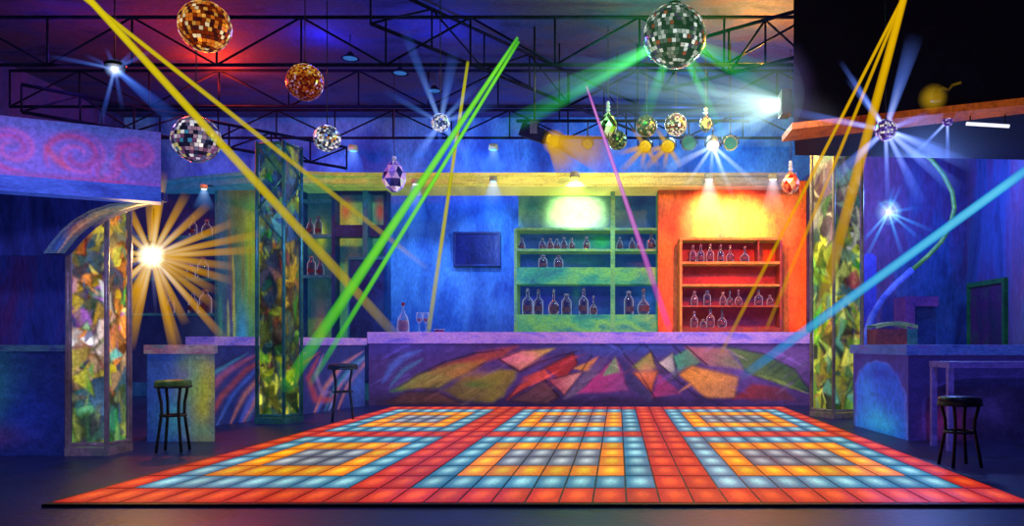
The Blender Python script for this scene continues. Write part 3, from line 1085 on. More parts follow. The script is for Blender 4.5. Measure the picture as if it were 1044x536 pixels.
def cube_unit():
    px0, px1 = 301, 394
    ox = lx(px0)
    root = thing('cubby_shelf', 'teal cubby shelf with coloured squares right of the teal pillar', 'shelf unit', (ox, YL * S, 0))
    X = lambda px: lx(px) - ox
    cv = Canvas(px0, 183, px1, 345, 1.0, (24, 64, 84))
    cv.blob(323, 222, 14, 14, (60, 110, 60), 0.9)
    cv.blob(322, 222, 5, 10, (190, 200, 50), 0.9)
    cv.poly([(341, 196), (370, 196), (370, 229), (341, 229)], (150, 150, 60), (60, 130, 90), 1.5, 0.95, 1)
    cv.blob(348, 203, 7, 9, (180, 60, 50), 0.8)
    cv.blob(356, 216, 7, 12, (180, 170, 60), 0.8)
    cv.poly([(375, 196), (391, 196), (391, 229), (375, 229)], (60, 130, 100), (50, 110, 100), 1.5, 0.95, 1)
    cv.blob(383, 203, 5, 8, (170, 60, 60), 0.85)
    cv.poly([(341, 242), (370, 242), (370, 330), (341, 330)], (60, 120, 80), (40, 110, 110), 1.5, 0.9, 1)
    cv.blob(352, 255, 8, 14, (150, 150, 50), 0.8)
    cv.blob(384, 252, 10, 10, (50, 130, 140), 0.8)
    cv.blob(323, 262, 12, 14, (40, 70, 70), 0.9)
    cv.poly([(308, 284), (337, 284), (337, 342), (308, 342)], (60, 90, 50), (40, 100, 90), 2, 0.9, 1)
    cv.blob(321, 315, 6, 26, (190, 120, 40), 0.8)
    cv.blob(330, 315, 5, 26, (60, 130, 70), 0.8)
    cv.grain(0.3, 30, 20)
    g = MB()
    art_panel(g, cv, X(px0), X(px1), 0, lz(186), 0.26)
    g.build('back_panel', M_artlit, root, color=True)
    for a, b, t in ((301, 308, 183), (338, 341.5, 192), (370, 375, 180), (391, 394.5, 190)):
        MB().box((X(a), -0.02 if a == 370 else 0.0, 0), (X(b), 0.26, lz(t))).build('upright', M_darkblue if a != 370 else M_tealedge, root)
    for a, b, y0, y1 in ((308, 338, 203, 206), (308, 338, 238.5, 241.5), (308, 338, 280, 283), (341.5, 370, 190, 196), (375, 391, 190, 196), (341.5, 370, 229, 241), (375, 391, 229, 241)):
        MB().box((X(a), 0.01, lz(y1)), (X(b), 0.26, lz(y0))).build('shelf_board', M_tealedge if y1 - y0 < 4 else M_darkblue, root)
    # low dark cabinet door at the right
    MB().box((X(357), -0.06, 0.3), (X(392), -0.022, lz(263))).build('cabinet_door', M_darkblue, root)
    fr = MB()
    fr.box((X(356), -0.08, lz(265)), (X(393), -0.02, lz(262)))
    fr.box((X(356), -0.08, 0.3), (X(357.6), -0.02, lz(265)))
    fr.build('cabinet_frame', M_tealedge, root)


cube_unit()


# television / dark picture on the blue wall
def tv():
    Y = Y_BACK / S - 0.1
    a, b = P(462, 271, Y), P(510, 236, Y)
    root = thing('wall_screen', 'dark rectangular screen in a blue frame on the blue wall', 'screen', (a.x, Y * S, a.z))
    w, h = b.x - a.x, b.z - a.z
    fm = paint('Navy Frame', [(14, 20, 70), (30, 50, 130)], nscale=3, rough=0.4, emit=0.1)
    fr = MB()
    t = 0.035
    fr.box((0, 0, 0), (w, 0.12, t)).box((0, 0, h - t), (w, 0.12, h)).box((0, 0, t), (t, 0.12, h - t)).box((w - t, 0, t), (w, 0.12, h - t))
    fr.build('frame', fm, root)
    sm = paint('Dark Screen', [(10, 14, 56), (22, 30, 96), (12, 16, 60)], nscale=1.5, rough=0.25, emit=0.15)
    MB().box((t, 0.03, t), (w - t, 0.12, h - t)).build('screen', sm, root)


tv()

# ------------------------------------------------------------------ bottles
PROFS = {
    'tall': [(0.0, 0), (0.85, 0), (1, 0.04), (1, 0.5), (0.9, 0.58), (0.45, 0.68), (0.3, 0.74), (0.27, 0.95), (0.34, 0.955), (0.34, 1.0)],
    'jug': [(0.0, 0), (0.8, 0), (1, 0.06), (1, 0.45), (0.85, 0.62), (0.5, 0.75), (0.36, 0.8), (0.34, 0.94), (0.46, 0.95), (0.46, 1.0)],
    'round': [(0.0, 0), (0.6, 0), (0.9, 0.08), (1, 0.22), (0.92, 0.38), (0.6, 0.5), (0.28, 0.58), (0.2, 0.66), (0.18, 0.94), (0.28, 0.95), (0.28, 1.0)],
    'square': [(0.0, 0), (0.95, 0), (1, 0.03), (1, 0.6), (0.92, 0.7), (0.6, 0.8), (0.42, 0.84), (0.42, 0.94), (0.55, 0.95), (0.55, 1.0)],
}


def bottle_proto(kind, rad, h, mat):
    prof = [(max(r, 0.001) * rad, z * h) for r, z in PROFS[kind]]
    return prof


BOT = {}


def bottle(label, px, zb, Y, wpx, hpx, kind, mat, group):
    loc = P(px, 300, Y)
    loc.z = zb + 0.001
    k = Y / F
    rad, h = wpx * 0.5 * k, hpx * k
    root = thing('bottle', label, 'bottle', loc, random.uniform(0, 6), group)
    key = (kind, mat.name)
    if key not in BOT:
        prof = [(max(r, 0.001), z) for r, z in PROFS[kind]]
        BOT[key] = MB().lathe(prof[:-2], 16).build('glass_body', mat, root)
        rr = prof[-1][0]
        BOT[key]['_'] = 1
        del BOT[key]['_']
        cap = MB().lathe([(0.001, prof[-2][1] - 0.01), (rr * 1.1, prof[-2][1] - 0.01), (rr * 1.1, 1.02), (rr * 0.7, 1.05), (0.001, 1.05)], 14).build('cap', M_cap, root)
        lab = MB()
        n = 10
        rb = max(r for r, z in prof)
        vs = []
        for z in (0.14, 0.36):
            for i in range(n):
                a = -PI / 2 + (i / (n - 1) - 0.5) * 1.9
                vs.append((1.02 * rb * math.cos(a), 1.02 * rb * math.sin(a), z))
        lab.add(vs, [(i, i + 1, n + i + 1, n + i) for i in range(n - 1)], smooth=True)
        lab = lab.build('paper_label', M_tag, root)
        BOT[key] = (BOT[key], cap, lab)
        parts = BOT[key]
    else:
        parts = []
        for p in BOT[key]:
            c = p.copy()
            COL.objects.link(c)
            c.parent = root
            parts.append(c)
    root.rotation_euler = (0, 0, random.uniform(-0.5, 0.5))
    root.scale = (rad, rad, h)
    return root


def row(where, group, Y, base, items, mats):
    ordn = ['first', 'second', 'third', 'fourth', 'fifth', 'sixth', 'seventh', 'eighth']
    n = len(items)
    for i, (px, w, h, kind) in enumerate(items):
        if i == 0:
            pos = 'leftmost'
        elif i == n - 1:
            pos = 'rightmost'
        else:
            pos = ordn[i] + ' from left'
        desc = {'tall': 'long-necked', 'jug': 'squat jar-shaped', 'round': 'round-bellied', 'square': 'broad-shouldered'}[kind]
        bottle('%s glass bottle, %s %s' % (desc, pos, where), px, base, Y + (0.045 if i % 2 else 0.0), w * 0.92, h * 0.92, kind, mats[i % len(mats)], group)


GM = [M_glass, M_glass, M_glassred]
row('on the green unit\'s top shelf, left bay', 'bottles on the green shelf', 10.55, sz(253.5), [(532, 7, 12, 'jug'), (553, 7.5, 12.5, 'jug'), (561, 7, 12, 'jug'), (567.7, 7.5, 12, 'jug'), (575, 7, 13, 'jug'), (583, 6.5, 13, 'tall'), (598, 7.5, 13.5, 'jug')], GM)
row('on the green unit\'s top shelf, right bay', 'bottles on the green shelf', 10.55, sz(253.5), [(631.8, 7, 13, 'jug'), (644.5, 7, 13, 'jug'), (652, 6, 12, 'tall'), (664, 9.5, 18, 'tall')], GM)
row('on the green unit\'s middle shelf', 'bottles on the green shelf', 10.55, sz(272.5), [(553.5, 10, 14, 'square'), (569.5, 10, 14, 'square')], GM)
row('on the green unit\'s bottom shelf, left bay', 'bottles on the green shelf', 10.55, sz(320.5), [(538, 12, 28, 'tall'), (549, 10.5, 27, 'tall'), (564.5, 12, 27, 'round'), (577.5, 11, 22.5, 'square'), (595, 10.5, 28, 'tall'), (605, 8.5, 20, 'round')], GM)
row('on the green unit\'s bottom shelf, right bay', 'bottles on the green shelf', 10.55, sz(320.5), [(641, 10.5, 25, 'square'), (656, 14, 28, 'round')], GM)
RMM = [M_glassred, M_glass]
row('on the red unit\'s top shelf', 'bottles on the red shelf', 10.13, rz(266.5), [(706.5, 7, 18, 'tall'), (714.5, 8, 19, 'tall'), (724, 8.5, 19, 'tall'), (734.8, 7, 19, 'tall'), (744.3, 9, 18, 'round'), (759.3, 10.5, 17, 'round')], RMM)
row('on the red unit\'s third shelf', 'bottles on the red shelf', 10.13, rz(311), [(708, 7.5, 15, 'jug'), (721, 8, 16, 'square'), (737, 7, 14, 'jug'), (744, 7, 16, 'round'), (753, 8.5, 17, 'round'), (773.5, 9, 17, 'tall'), (785, 7, 11, 'jug')], RMM)
row('on the red unit\'s lowest shelf', 'bottles on the red shelf', 10.13, rz(333.5), [(707.8, 8, 17, 'tall'), (717, 7, 9, 'jug'), (724.3, 9, 20, 'tall'), (736.2, 10.5, 19, 'round')], RMM)
row('on the dark left shelf\'s top row', 'bottles on the dark shelf', 10.48, lz(240), [(197, 8, 22, 'tall'), (211, 11, 18, 'jug')], GM)
row('on the dark left shelf\'s middle row', 'bottles on the dark shelf', 10.48, lz(283), [(195, 9, 18, 'tall'), (207, 11.5, 22, 'square')], GM)
row('on the dark left shelf\'s bottom row', 'bottles on the dark shelf', 10.48, lz(319), [(174, 8, 22, 'tall'), (197, 10, 24, 'tall'), (209.5, 13, 25, 'square')], [M_glassred, M_glass])
row('in the teal cubby\'s upper left square', 'bottles in the cubby shelf', 10.48, lz(238.5), [(316.5, 8, 18, 'jug'), (324.5, 8, 20, 'square')], GM)
row('in the teal cubby\'s second left square', 'bottles in the cubby shelf', 10.48, lz(280), [(317.5, 9, 20, 'square'), (326.5, 8, 17, 'jug')], GM)


# things on the long counter
def decanter():
    loc = P(411, 339, 9.7)
    loc.z = 1.186
    root = thing('decanter', 'glass decanter half full of red wine on the long counter', 'decanter', loc)
    k = 9.7 / F
    MB().lathe([(0.001, 0), (5.4 * k, 0), (6.2 * k, 2 * k), (5.8 * k, 10 * k), (4.6 * k, 15 * k), (2.2 * k, 19 * k), (1.1 * k, 22 * k), (1.1 * k, 26 * k), (1.6 * k, 26.6 * k)], 22).build('glass_body', M_clear, root)
    MB().lathe([(0.001, 0.01), (5.3 * k, 0.012), (5.9 * k, 2.2 * k), (5.6 * k, 10.5 * k), (5.3 * k, 12 * k), (0.001, 12 * k)], 22).build('red_wine', M_wine, root)
    MB().lathe([(0.001, 26.7 * k), (1.0 * k, 26.7 * k), (1.9 * k, 28.5 * k), (1.7 * k, 30 * k), (0.001, 30.4 * k)], 16).build('stopper', M_wine, root)


decanter()


def wine_glass(px, label):
    loc = P(px, 339, 9.7)
    loc.z = 1.186
    k = 9.7 / F
    root = thing('wine_glass', label, 'wine glass', loc, 0, 'wine glasses on the long counter')
    MB().lathe([(0.001, 0), (2.6 * k, 0), (2.5 * k, 0.5 * k), (0.5 * k, 1.2 * k), (0.42 * k, 8.5 * k), (0.7 * k, 9 * k)], 18).build('stem', M_clear, root)
    MB().lathe([(0.5 * k, 9 * k), (2.6 * k, 11.5 * k), (3.2 * k, 15 * k), (2.7 * k, 20 * k)], 18).build('bowl', M_clear, root)
    MB().lathe([(0.4 * k, 9.5 * k), (2.4 * k, 11.7 * k), (2.9 * k, 14 * k), (0.001, 14.2 * k)], 18).build('red_wine', M_wine, root)


wine_glass(427.5, 'left wine glass with red wine beside the decanter')
wine_glass(434.2, 'right wine glass with red wine, further from the decanter')
loc = P(448, 338, 9.7)
loc.z = 1.186
root = thing('ashtray', 'small shallow reddish dish on the counter right of the wine glasses', 'dish', loc)
k = 9.7 / F
MB().lathe([(0.001, 0), (4.6 * k, 0), (5.2 * k, 2.6 * k), (4.9 * k, 2.6 * k), (4.2 * k, 0.8 * k), (0.001, 0.8 * k)], 22).build('dish', paint('Plum Ceramic', [(70, 30, 90), (120, 60, 110)], nscale=6, rough=0.3, emit=0.15), root)
MB().torus(5.1 * k, 0.35 * k, 2.9 * k).build('rim', M_clear, root)


# ------------------------------------------------------------------ bar stools
def stool(label, loc, H, R, rot, mat, seatmat):
    root = thing('bar_stool', label, 'bar stool', loc, rot, 'round bar stools')
    MB().lathe([(0.001, H - 0.065), (R * 0.93, H - 0.065), (R, H - 0.05), (R, H - 0.02), (R * 0.95, H), (R * 0.5, H + 0.006), (0.001, H + 0.007)], 32).build('seat', seatmat, root)
    MB().torus(R * 0.97, 0.012, H - 0.058).build('seat_rim', mat, root)
    for k in range(4):
        a = PI / 4 + k * PI / 2
        pts = []
        for t, rr in ((1, 0.86), (0.9, 0.8), (0.75, 0.68), (0.6, 0.66), (0.45, 0.74), (0.2, 0.88), (0, 0.98)):
            pts.append((math.cos(a) * R * rr, math.sin(a) * R * rr, (H - 0.06) * t + 0.002))
        MB().tube(pts, 0.014, 8).build('leg', mat, root)
    MB().torus(R * 0.69, 0.011, (H - 0.06) * 0.56).build('foot_ring', mat, root)
    return root


M_stoolblue = paint('Dark Blue Stool Metal', [(16, 26, 56), (40, 60, 96)], nscale=5, rough=0.4, metallic=0.3, emit=0.05)
M_stoolgrey = paint('Dark Olive Stool Metal', [(24, 30, 40), (50, 60, 60)], nscale=5, rough=0.4, metallic=0.3, emit=0.05)
M_seatgreen = paint('Greenish Vinyl Seat', [(30, 70, 60), (70, 110, 60), (40, 70, 70)], nscale=5, rough=0.35, emit=0.08)
M_seatblue = paint('Blue Black Vinyl Seat', [(16, 22, 50), (36, 50, 86)], nscale=5, rough=0.35, emit=0.05)
M_seatblack = paint('Black Vinyl Seat', [(12, 12, 20), (30, 30, 42)], nscale=5, rough=0.3, emit=0.04)
s = P(176.5, 460, 5.45)
stool('bar stool with a greenish seat before the blue and yellow counter block', (s.x, 5.45 * S, 0), 0.66, 0.155, 0.15, M_stoolgrey, M_seatgreen)
s = P(349.5, 428, 7.6)
stool('dark blue bar stool beside the angled counter, right of the teal pillar', (s.x, 7.6 * S, 0), 0.735, 0.185, 0.3, M_stoolblue, M_seatblue)
s = P(978.5, 475, 4.8)
stool('black bar stool in front of the right-hand blue bar', (s.x, 4.8 * S, 0), 0.565, 0.172, 0.1, M_black, M_seatblack)


# table against the right bar
def side_table():
    M_t = paint('Violet Table Paint', [(50, 40, 120), (96, 80, 170), (70, 60, 150)], nscale=3, rough=0.4, emit=0.18)
    Y = 5.45
    a = P(968, 369, Y)
    root = thing('side_table', 'violet edged table against the right bar behind the black stool', 'table', (a.x, Y * S, 0))
    MB().box((0, 0, a.z - 0.055), (1.6, 0.5, a.z)).build('table_top', M_t, root)
    MB().box((0.0, 0.02, 0), (0.05, 0.08, a.z - 0.055)).build('leg', M_t, root)
    MB().box((0.0, 0.42, 0), (0.05, 0.48, a.z - 0.055)).build('leg', M_t, root)
    MB().box((1.5, 0.02, 0), (1.55, 0.08, a.z - 0.055)).build('leg', M_t, root)
    MB().box((1.5, 0.42, 0), (1.55, 0.48, a.z - 0.055)).build('leg', M_t, root)


side_table()


# ------------------------------------------------------------------ dance floor
def dance_floor():
    X0, X1, NC = -3.48, 2.545, 29
    cw = (X1 - X0) / NC
    Yb, D, NR = 9.08 * S, 0.365 * S, 15
    root = thing('dance_floor', 'lit dance floor of red, blue, yellow and grey glowing tiles', 'dance floor', (X0, Yb - NR * D, 0))
    MB().box((-0.03, -0.03, 0.001), (X1 - X0 + 0.03, NR * D + 0.03, 0.022)).build('tile_frame', M_black, root)
    bands = [(1, 8), (10, 18), (20, 28)]

    def kind(c, r):
        r8 = r % 7
        if r8 == 0:
            return 'red'
        for a, b in bands:
            if a <= c < b:
                d = min(c - a, b - 1 - c, r8 - 1, 6 - r8)
                return ['blue', 'yellow', 'grey', 'grey', 'grey'][d]
        return 'red'
    pal = {'red': ((186, 28, 10), (255, 96, 30)), 'blue': ((26, 110, 150), (170, 236, 240)), 'yellow': ((226, 112, 6), (255, 212, 24)), 'grey': ((82, 90, 112), (196, 208, 210))}
    groups = {q: MB() for q in pal}
    for r in range(15):
        for c in range(NC):
            q = kind(c, r)
            e, h = pal[q]
            jit = random.uniform(0.75, 1.15)
            e = [v * jit for v in lin(e)]
            h = [v * jit for v in lin(h)]
            xa, xb = c * cw + 0.006, (c + 1) * cw - 0.006
            yb, ya = NR * D - r * D - 0.014, NR * D - (r + 1) * D + 0.014
            n = 6
            vs, cs, fs = [], [], []
            for j in range(n + 1):
                for i in range(n + 1):
                    u, v = i / n, j / n
                    g = math.exp(-(((u - .5) / .27) ** 2 + ((v - .5) / .3) ** 2))
                    vs.append((xa + (xb - xa) * u, ya + (yb - ya) * v, 0.026 + 0.004 * math.sin(PI * u) * math.sin(PI * v)))
                    cs.append(tuple(e[t] * (1 - g) + h[t] * g for t in range(3)))
            fs = [(j * (n + 1) + i, j * (n + 1) + i + 1, (j + 1) * (n + 1) + i + 1, (j + 1) * (n + 1) + i) for j in range(n) for i in range(n)]
            groups[q].add(vs, fs, cs)
    tm = artmat('Glowing Tile', emit=1.05, rough=0.35, spec=0.08, base=(0.03, 0.03, 0.04))
    for q, nm in (('red', 'red_tiles'), ('blue', 'blue_tiles'), ('yellow', 'yellow_tiles'), ('grey', 'grey_tiles')):
        groups[q].build(nm, tm, root, color=True)


dance_floor()


# ------------------------------------------------------------------ ceiling: trusses, soffit, lights
def truss(label, a, b, h, n, r=0.024):
    a, b = Vector(a), Vector(b)
    d = b - a
    L = d.length
    root = thing('roof_truss', label, 'roof truss', a, math.atan2(d.y, d.x), 'dark roof trusses')
    MB().tube([(0, 0, 0), (L, 0, 0)], r, 8).build('chord', M_truss, root)
    MB().tube([(0, 0, h), (L, 0, h)], r, 8).build('chord', M_truss, root)
    st = L / n
    post = MB().tube([(0, 0, 0), (0, 0, h)], r * 0.6, 6).build('post', M_truss, root)
    post.location = (0, 0, 0)
    br = MB().tube([(0, 0, 0), (st, 0, h)], r * 0.6, 6).build('brace', M_truss, root)
    rb = MB().tube([(0, 0, h), (st, 0, 0)], r * 0.6, 6).build('brace', M_truss, root)
    for i in range(1, n + 1):
        c = post.copy()
        COL.objects.link(c)
        c.parent = root
        c.location = (i * st, 0, 0)
    for i in range(1, n):
        src = br if i % 2 == 0 else rb
        if i == 1:
            rb.location = (st, 0, 0)
            continue
        c = src.copy()
        COL.objects.link(c)
        c.parent = root
        c.location = (i * st, 0, 0)
    return root


truss('dark roof truss crossing furthest back, above the long bar', (ROOM_L + .1, 10.6 * S, 4.7), (5.4, 10.6 * S, 4.7), 0.5, 14)
truss('dark roof truss across the middle of the ceiling', (ROOM_L + .1, 9.0 * S, 4.62), (3.5, 9.0 * S, 4.62), 0.55, 12)
truss('dark roof truss nearest the front of the ceiling', (ROOM_L + .1, 7.4 * S, 4.5), (2.4, 7.4 * S, 4.5), 0.6, 11)
truss('dark roof truss slanting over the big mirror ball', (-2.9, 6.9 * S, 4.75), (0.3, 10.4 * S, 4.6), 0.5, 6)
truss('dark roof truss slanting from the left wall towards the pillar', (-7.6, 7.5 * S, 3.95), (-4.6, 9.9 * S, 4.55), 0.35, 7)
truss('dark roof truss beside the dark soffit at the right', (0.6, 7.9 * S, 4.4), (2.2, 6.95 * S, 4.45), 0.55, 4)

# dark soffit at the right with orange lower lip
soff_m = paint('Near Black Soffit', [(8, 8, 22), (16, 16, 40), (24, 18, 40)], nscale=1.5, rough=0.8, emit=0.04)
xa, ya, xb, yb = 1.94, 6.5 * S, 5.0, 5.52 * S
za, zb_ = 3.40, 3.45
struct(MB().prism([(xa, ya), (xb, yb), (5.55, 5.6 * S), (5.55, 7.8 * S), (xa * 7.6 / 6.5 + 0.02, 7.6 * S)], 3.43, Z_CEIL).build('trim_4', soff_m))
lip_m = paint('Orange Soffit Lip', [(130, 40, 24), (200, 96, 30), (90, 30, 50)], scale=(1.4, 1, 1), nscale=1.3, rough=0.6, emit=0.32)
struct(MB().prism([(xa - 0.02, ya - 0.02), (xb, yb - 0.02), (xb, yb + 0.3), (xa - 0.02, ya + 0.55)], 3.36, 3.43).build('trim_5', lip_m))


# ------------------------------------------------------------------ haze light shapes
def beam_mesh(p0, p1, r0, r1, f0=1.0, f1=0.0, n=20, seg=14, ease=1.0, tip=0.04):
    p0, p1 = Vector(p0), Vector(p1)
    pts, rad, att = [], [], []
    for i in range(seg + 1):
        t = i / seg
        pts.append(p0.lerp(p1, t))
        rad.append(r0 + (r1 - r0) * t)
        att.append(f0 + (f1 - f0) * t ** ease)
    if tip:
        att[0] *= 0.6
    return MB().tube(pts, rad, n, att, True, False)


def laser(label, q0, q1, Y0, Y1, w0, w1, edge, core, name, alpha=0.85, f0=1.0, f1=0.25, ease=3.0, ceil=False):
    p0, p1 = P(q0[0], q0[1], Y0), P(q1[0], q1[1], Y1)
    if ceil:      # runs on up to the ceiling
        ext = (Z_CEIL - 0.01 - p0.z) / (p0.z - p1.z)
        p0 = p0 + (p0 - p1) * ext
        w0 = max(w0 * 0.28, w0 - (w1 - w0) * ext)
    m = beam_mat('Haze ' + name, edge, core, 1.0, alpha, 1.0, False)
    mb = beam_mesh(Vector((0, 0, 0)), p1 - p0, w0 * 0.42 * Y0 / F, w1 * 0.42 * Y1 / F, f0, f1, ease=ease)
    o = mb.build('laser_beam', m, None, p0)
    return tag(o, label, 'light beam', 'coloured laser beams')


Yel = ((190, 160, 10), (245, 215, 40))
laser('thick yellow beam running from the upper left past the teal pillar', (119, 30), (404, 342), 5.0, 8.2, 4, 13, (180, 160, 10), (226, 204, 20), 'Yellow', 1.0, 1.0, 0.1, ceil=True)
laser('thin yellow beam from the upper left fading on the blue wall', (129, 32), (436, 274), 5.4, 9.0, 3.5, 7, (180, 160, 10), (226, 204, 20), 'Yellow', 1.0, 0.95, 0.05, ceil=True)
laser('broad green beam falling across the teal pillar', (528, 38), (290, 396), 6.0, 6.7, 4, 17, (60, 180, 30), (130, 240, 60), 'Green', 0.85, 0.9, 0.15, 4)
laser('narrow green beam beside the broad green one', (529, 42), (316, 392), 6.2, 7.3, 4, 7.5, (60, 180, 30), (130, 240, 60), 'Green', 0.85, 0.9, 0.05, 4)
laser('thin steep yellow beam ending beside the wine glasses', (477, 63), (437, 337), 7.0, 9.4, 4, 6, (160, 160, 20), (196, 190, 30), 'Olive Yellow', 1.0, 0.95, 0.5)
laser('pink beam slanting down across the green shelf', (598, 88), (682, 334), 7.0, 9.6, 3, 9, (190, 70, 190), (240, 170, 240), 'Pink', 0.85, 0.9, 0.3)
laser('leftmost of the three golden beams from the dark soffit', (906, 26), (735, 360), 5.2, 9.3, 2.6, 5.5, (205, 150, 0), (240, 190, 10), 'Gold', 0.95, 1.0, 0.3, ceil=True)
laser('middle of the three golden beams from the dark soffit', (909, 26), (782, 334), 5.2, 9.3, 2.6, 5.5, (205, 150, 0), (240, 190, 10), 'Gold', 0.95, 1.0, 0.3, ceil=True)
laser('thickest golden beam, ending on the pale lime pillar', (914, 26), (836, 318), 5.1, 7.3, 5, 16, (205, 150, 0), (240, 190, 10), 'Gold', 0.95, 1.0, 0.1, ceil=True)
laser('broad cyan beam crossing the lime pillar from the right', (1062, 162), (752, 387), 4.9, 8.6, 12.5, 12, (20, 140, 215), (110, 225, 255), 'Cyan', 1.0, 1.0, 0.0, 4)


def rays(parent, origin, ends, matname, edge, core, strength, r0, power=1.2, f0=1.0, add=True):
    """haze rays of a lamp, children of it; ends given as (vector, end radius)"""
    m = beam_mat('Haze ' + matname, edge, core, strength if add else 1.0, strength, power, add)
    for v, r1 in ends:
        beam_mesh(origin, Vector(origin) + v, r0, r1, f0, 0.0, 14, 10, 0.8, 0).build('light_ray', m, parent)


def halo(parent, r, matname, edge, core, strength, power=3.0):
    m = beam_mat('Haze ' + matname, edge, core, strength, 1.0, power, True)
    prof = [(max(0.001, r * math.sin(a)), -r * math.cos(a)) for a in np.linspace(0, PI, 18)]
    MB().lathe(prof, 28).build('haze_glow', m, parent)


def burst(name, label, px, py, Y, rpx, ends, lampcol, edge, core, strength, halo_r, r0px, wpx, depth=0.35, hs=1.5, add=True):
    """a small lamp with rays; ends = pixel offsets of ray tips as measured on the photo"""
    c = P(px, py, Y)
    k = Y / F
    root = thing(name, label, 'lamp', c)
    MB().lathe([(max(0.001, rpx * k * math.sin(a)), -rpx * k * math.cos(a)) for a in np.linspace(0, PI, 12)], 18).build('bulb', glow('Bulb ' + name + str(int(px)), lampcol, 3.0), root)
    es = []
    for i, (dx, dy) in enumerate(ends):
        L = math.hypot(dx, dy) * k
        v = Vector((dx * k, (random.uniform(-1, 1) * depth) * L, -dy * k))
        es.append((v, wpx * k))
    rays(root, (0, 0, 0), es, 'Ray ' + name + str(int(px)), edge, core, strength, r0px * k, add=add)
    if halo_r:
        halo(root, halo_r * k, 'Glow ' + name + str(int(px)), core, (255, 255, 255), hs)
    return root


# the sun-like burst on the left
E = [(118, -22), (104, -8), (84, 26), (-44, 62), (20, -84), (-4, -78), (75, -38), (68, 36), (72, 52), (66, 86), (44, 96), (18, 100), (-6, 96), (-34, 74), (-54, 40), (-64, 12), (-60, -10), (-44, -42), (-26, -58), (-12, -66), (8, -70), (32, -66), (50, -56), (60, 4), (-50, 60), (30, 70), (-20, 60), (90, 12)]
sun = burst('burst_lamp', 'brilliant white burst lamp with long golden rays at the left', 155, 261, 5.75, 6.5, E, (255, 255, 255), (222, 158, 6), (255, 240, 200), 1.0, 15, 2.2, 5.0, 0.3, 1.5, False)
sun_w = [(Vector((dx * 5.75 / F, random.uniform(-.3, .3) * 0.4, -dy * 5.75 / F)), 1.5 * 5.75 / F) for dx, dy in [(60, -30), (-40, 50), (50, 60), (-48, -22), (4, 62), (-8, -50), (40, -48), (-60, 26), (66, 14), (22, 66), (-24, 60), (-30, -44)]]
rays(sun, (0, 0, 0), sun_w, 'White Sun Ray', (110, 110, 170), (220, 215, 235), 0.28, 3 * 5.75 / F)
MB().tube([(0, 0.03, 0.05), (0, 0.03, 0.47)], 0.008, 6).build('drop_rod', M_wire, sun)
b = MB().lathe([(0.001, 0.0), (0.05, 0.0), (0.06, 0.04), (0.035, 0.09), (0.001, 0.09)], 16).build('lamp_housing', M_black, sun)
b.location = (0, 0.03, 0.06)


# ------------------------------------------------------------------ mirror balls
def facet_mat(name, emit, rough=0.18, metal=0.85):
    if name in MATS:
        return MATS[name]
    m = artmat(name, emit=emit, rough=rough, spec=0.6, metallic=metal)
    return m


M_facet = facet_mat('Glowing Mirror Tile', 0.8)  # tile colours glow, standing in for reflections of the club lights
M_crystal = facet_mat('Crystal Facet', 0.45, 0.1, 0.5)


def shade(stops):
    tot = sum(w for w, c in stops)

    def f():
        t = random.random() * tot
        for w, c in stops:
            t -= w
            if t <= 0:
                j = random.uniform(0.6, 1.15)
                return tuple(min(1.0, v * j) for v in lin(c))
        return lin(stops[-1][1])
    return f


def mirror_ball(label, px, py, Y, rpx, stops, rows0=12, wire=True, sect=None, group='hanging mirror balls', name='mirror_ball', tint=None):
    c = P(px, py, Y)
    R = rpx * Y / F
    root = thing(name, label, 'mirror ball', c, random.uniform(0, 1), group)
    rows = int(rows0 * 1.45)
    pick = shade(stops)
    MB().lathe([(max(0.001, R * 0.965 * math.sin(a)), -R * 0.965 * math.cos(a)) for a in np.linspace(0, PI, 16)], 24).build('core_ball', M_black, root)
    mb = MB()
    for i in range(rows):
        a0, a1 = PI * i / rows - PI / 2, PI * (i + 1) / rows - PI / 2
        n = max(4, int(round(2 * rows * math.cos((a0 + a1) / 2))))
        gap = 0.045
        for k in range(n):
            b0, b1 = 2 * PI * (k + gap) / n, 2 * PI * (k + 1 - gap) / n
            e0, e1 = a0 + (a1 - a0) * gap, a1 - (a1 - a0) * gap
            vs = [Vector((math.cos(e) * math.cos(b), math.cos(e) * math.sin(b), math.sin(e))) * R for e, b in ((e0, b0), (e0, b1), (e1, b1), (e1, b0))]
            nrm = sum(vs, Vector()).normalized()
            ax = Vector((random.uniform(-1, 1), random.uniform(-1, 1), random.uniform(-1, 1))).normalized()
            Mr = Matrix.Rotation(random.uniform(-0.06, 0.06), 3, ax)
            ctr = sum(vs, Vector()) / 4
            vs = [ctr + Mr @ (v - ctr) for v in vs]
            col = pick()
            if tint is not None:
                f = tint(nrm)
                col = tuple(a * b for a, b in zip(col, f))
            mb.add(vs, [(0, 1, 2, 3)], [col] * 4)
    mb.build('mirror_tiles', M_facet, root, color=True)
    MB().lathe([(0.001, R * 0.97), (R * 0.2, R * 0.97), (R * 0.2, R * 1.06), (R * 0.06, R * 1.12), (0.001, R * 1.12)], 14).build('top_cap', M_black, root)
    if wire:
        MB().tube([(0, 0, R * 1.1), (0, 0, Z_CEIL - c.z)], max(0.006, 0.4 * Y / F), 6).build('hanging_wire', M_wire, root)
    return root


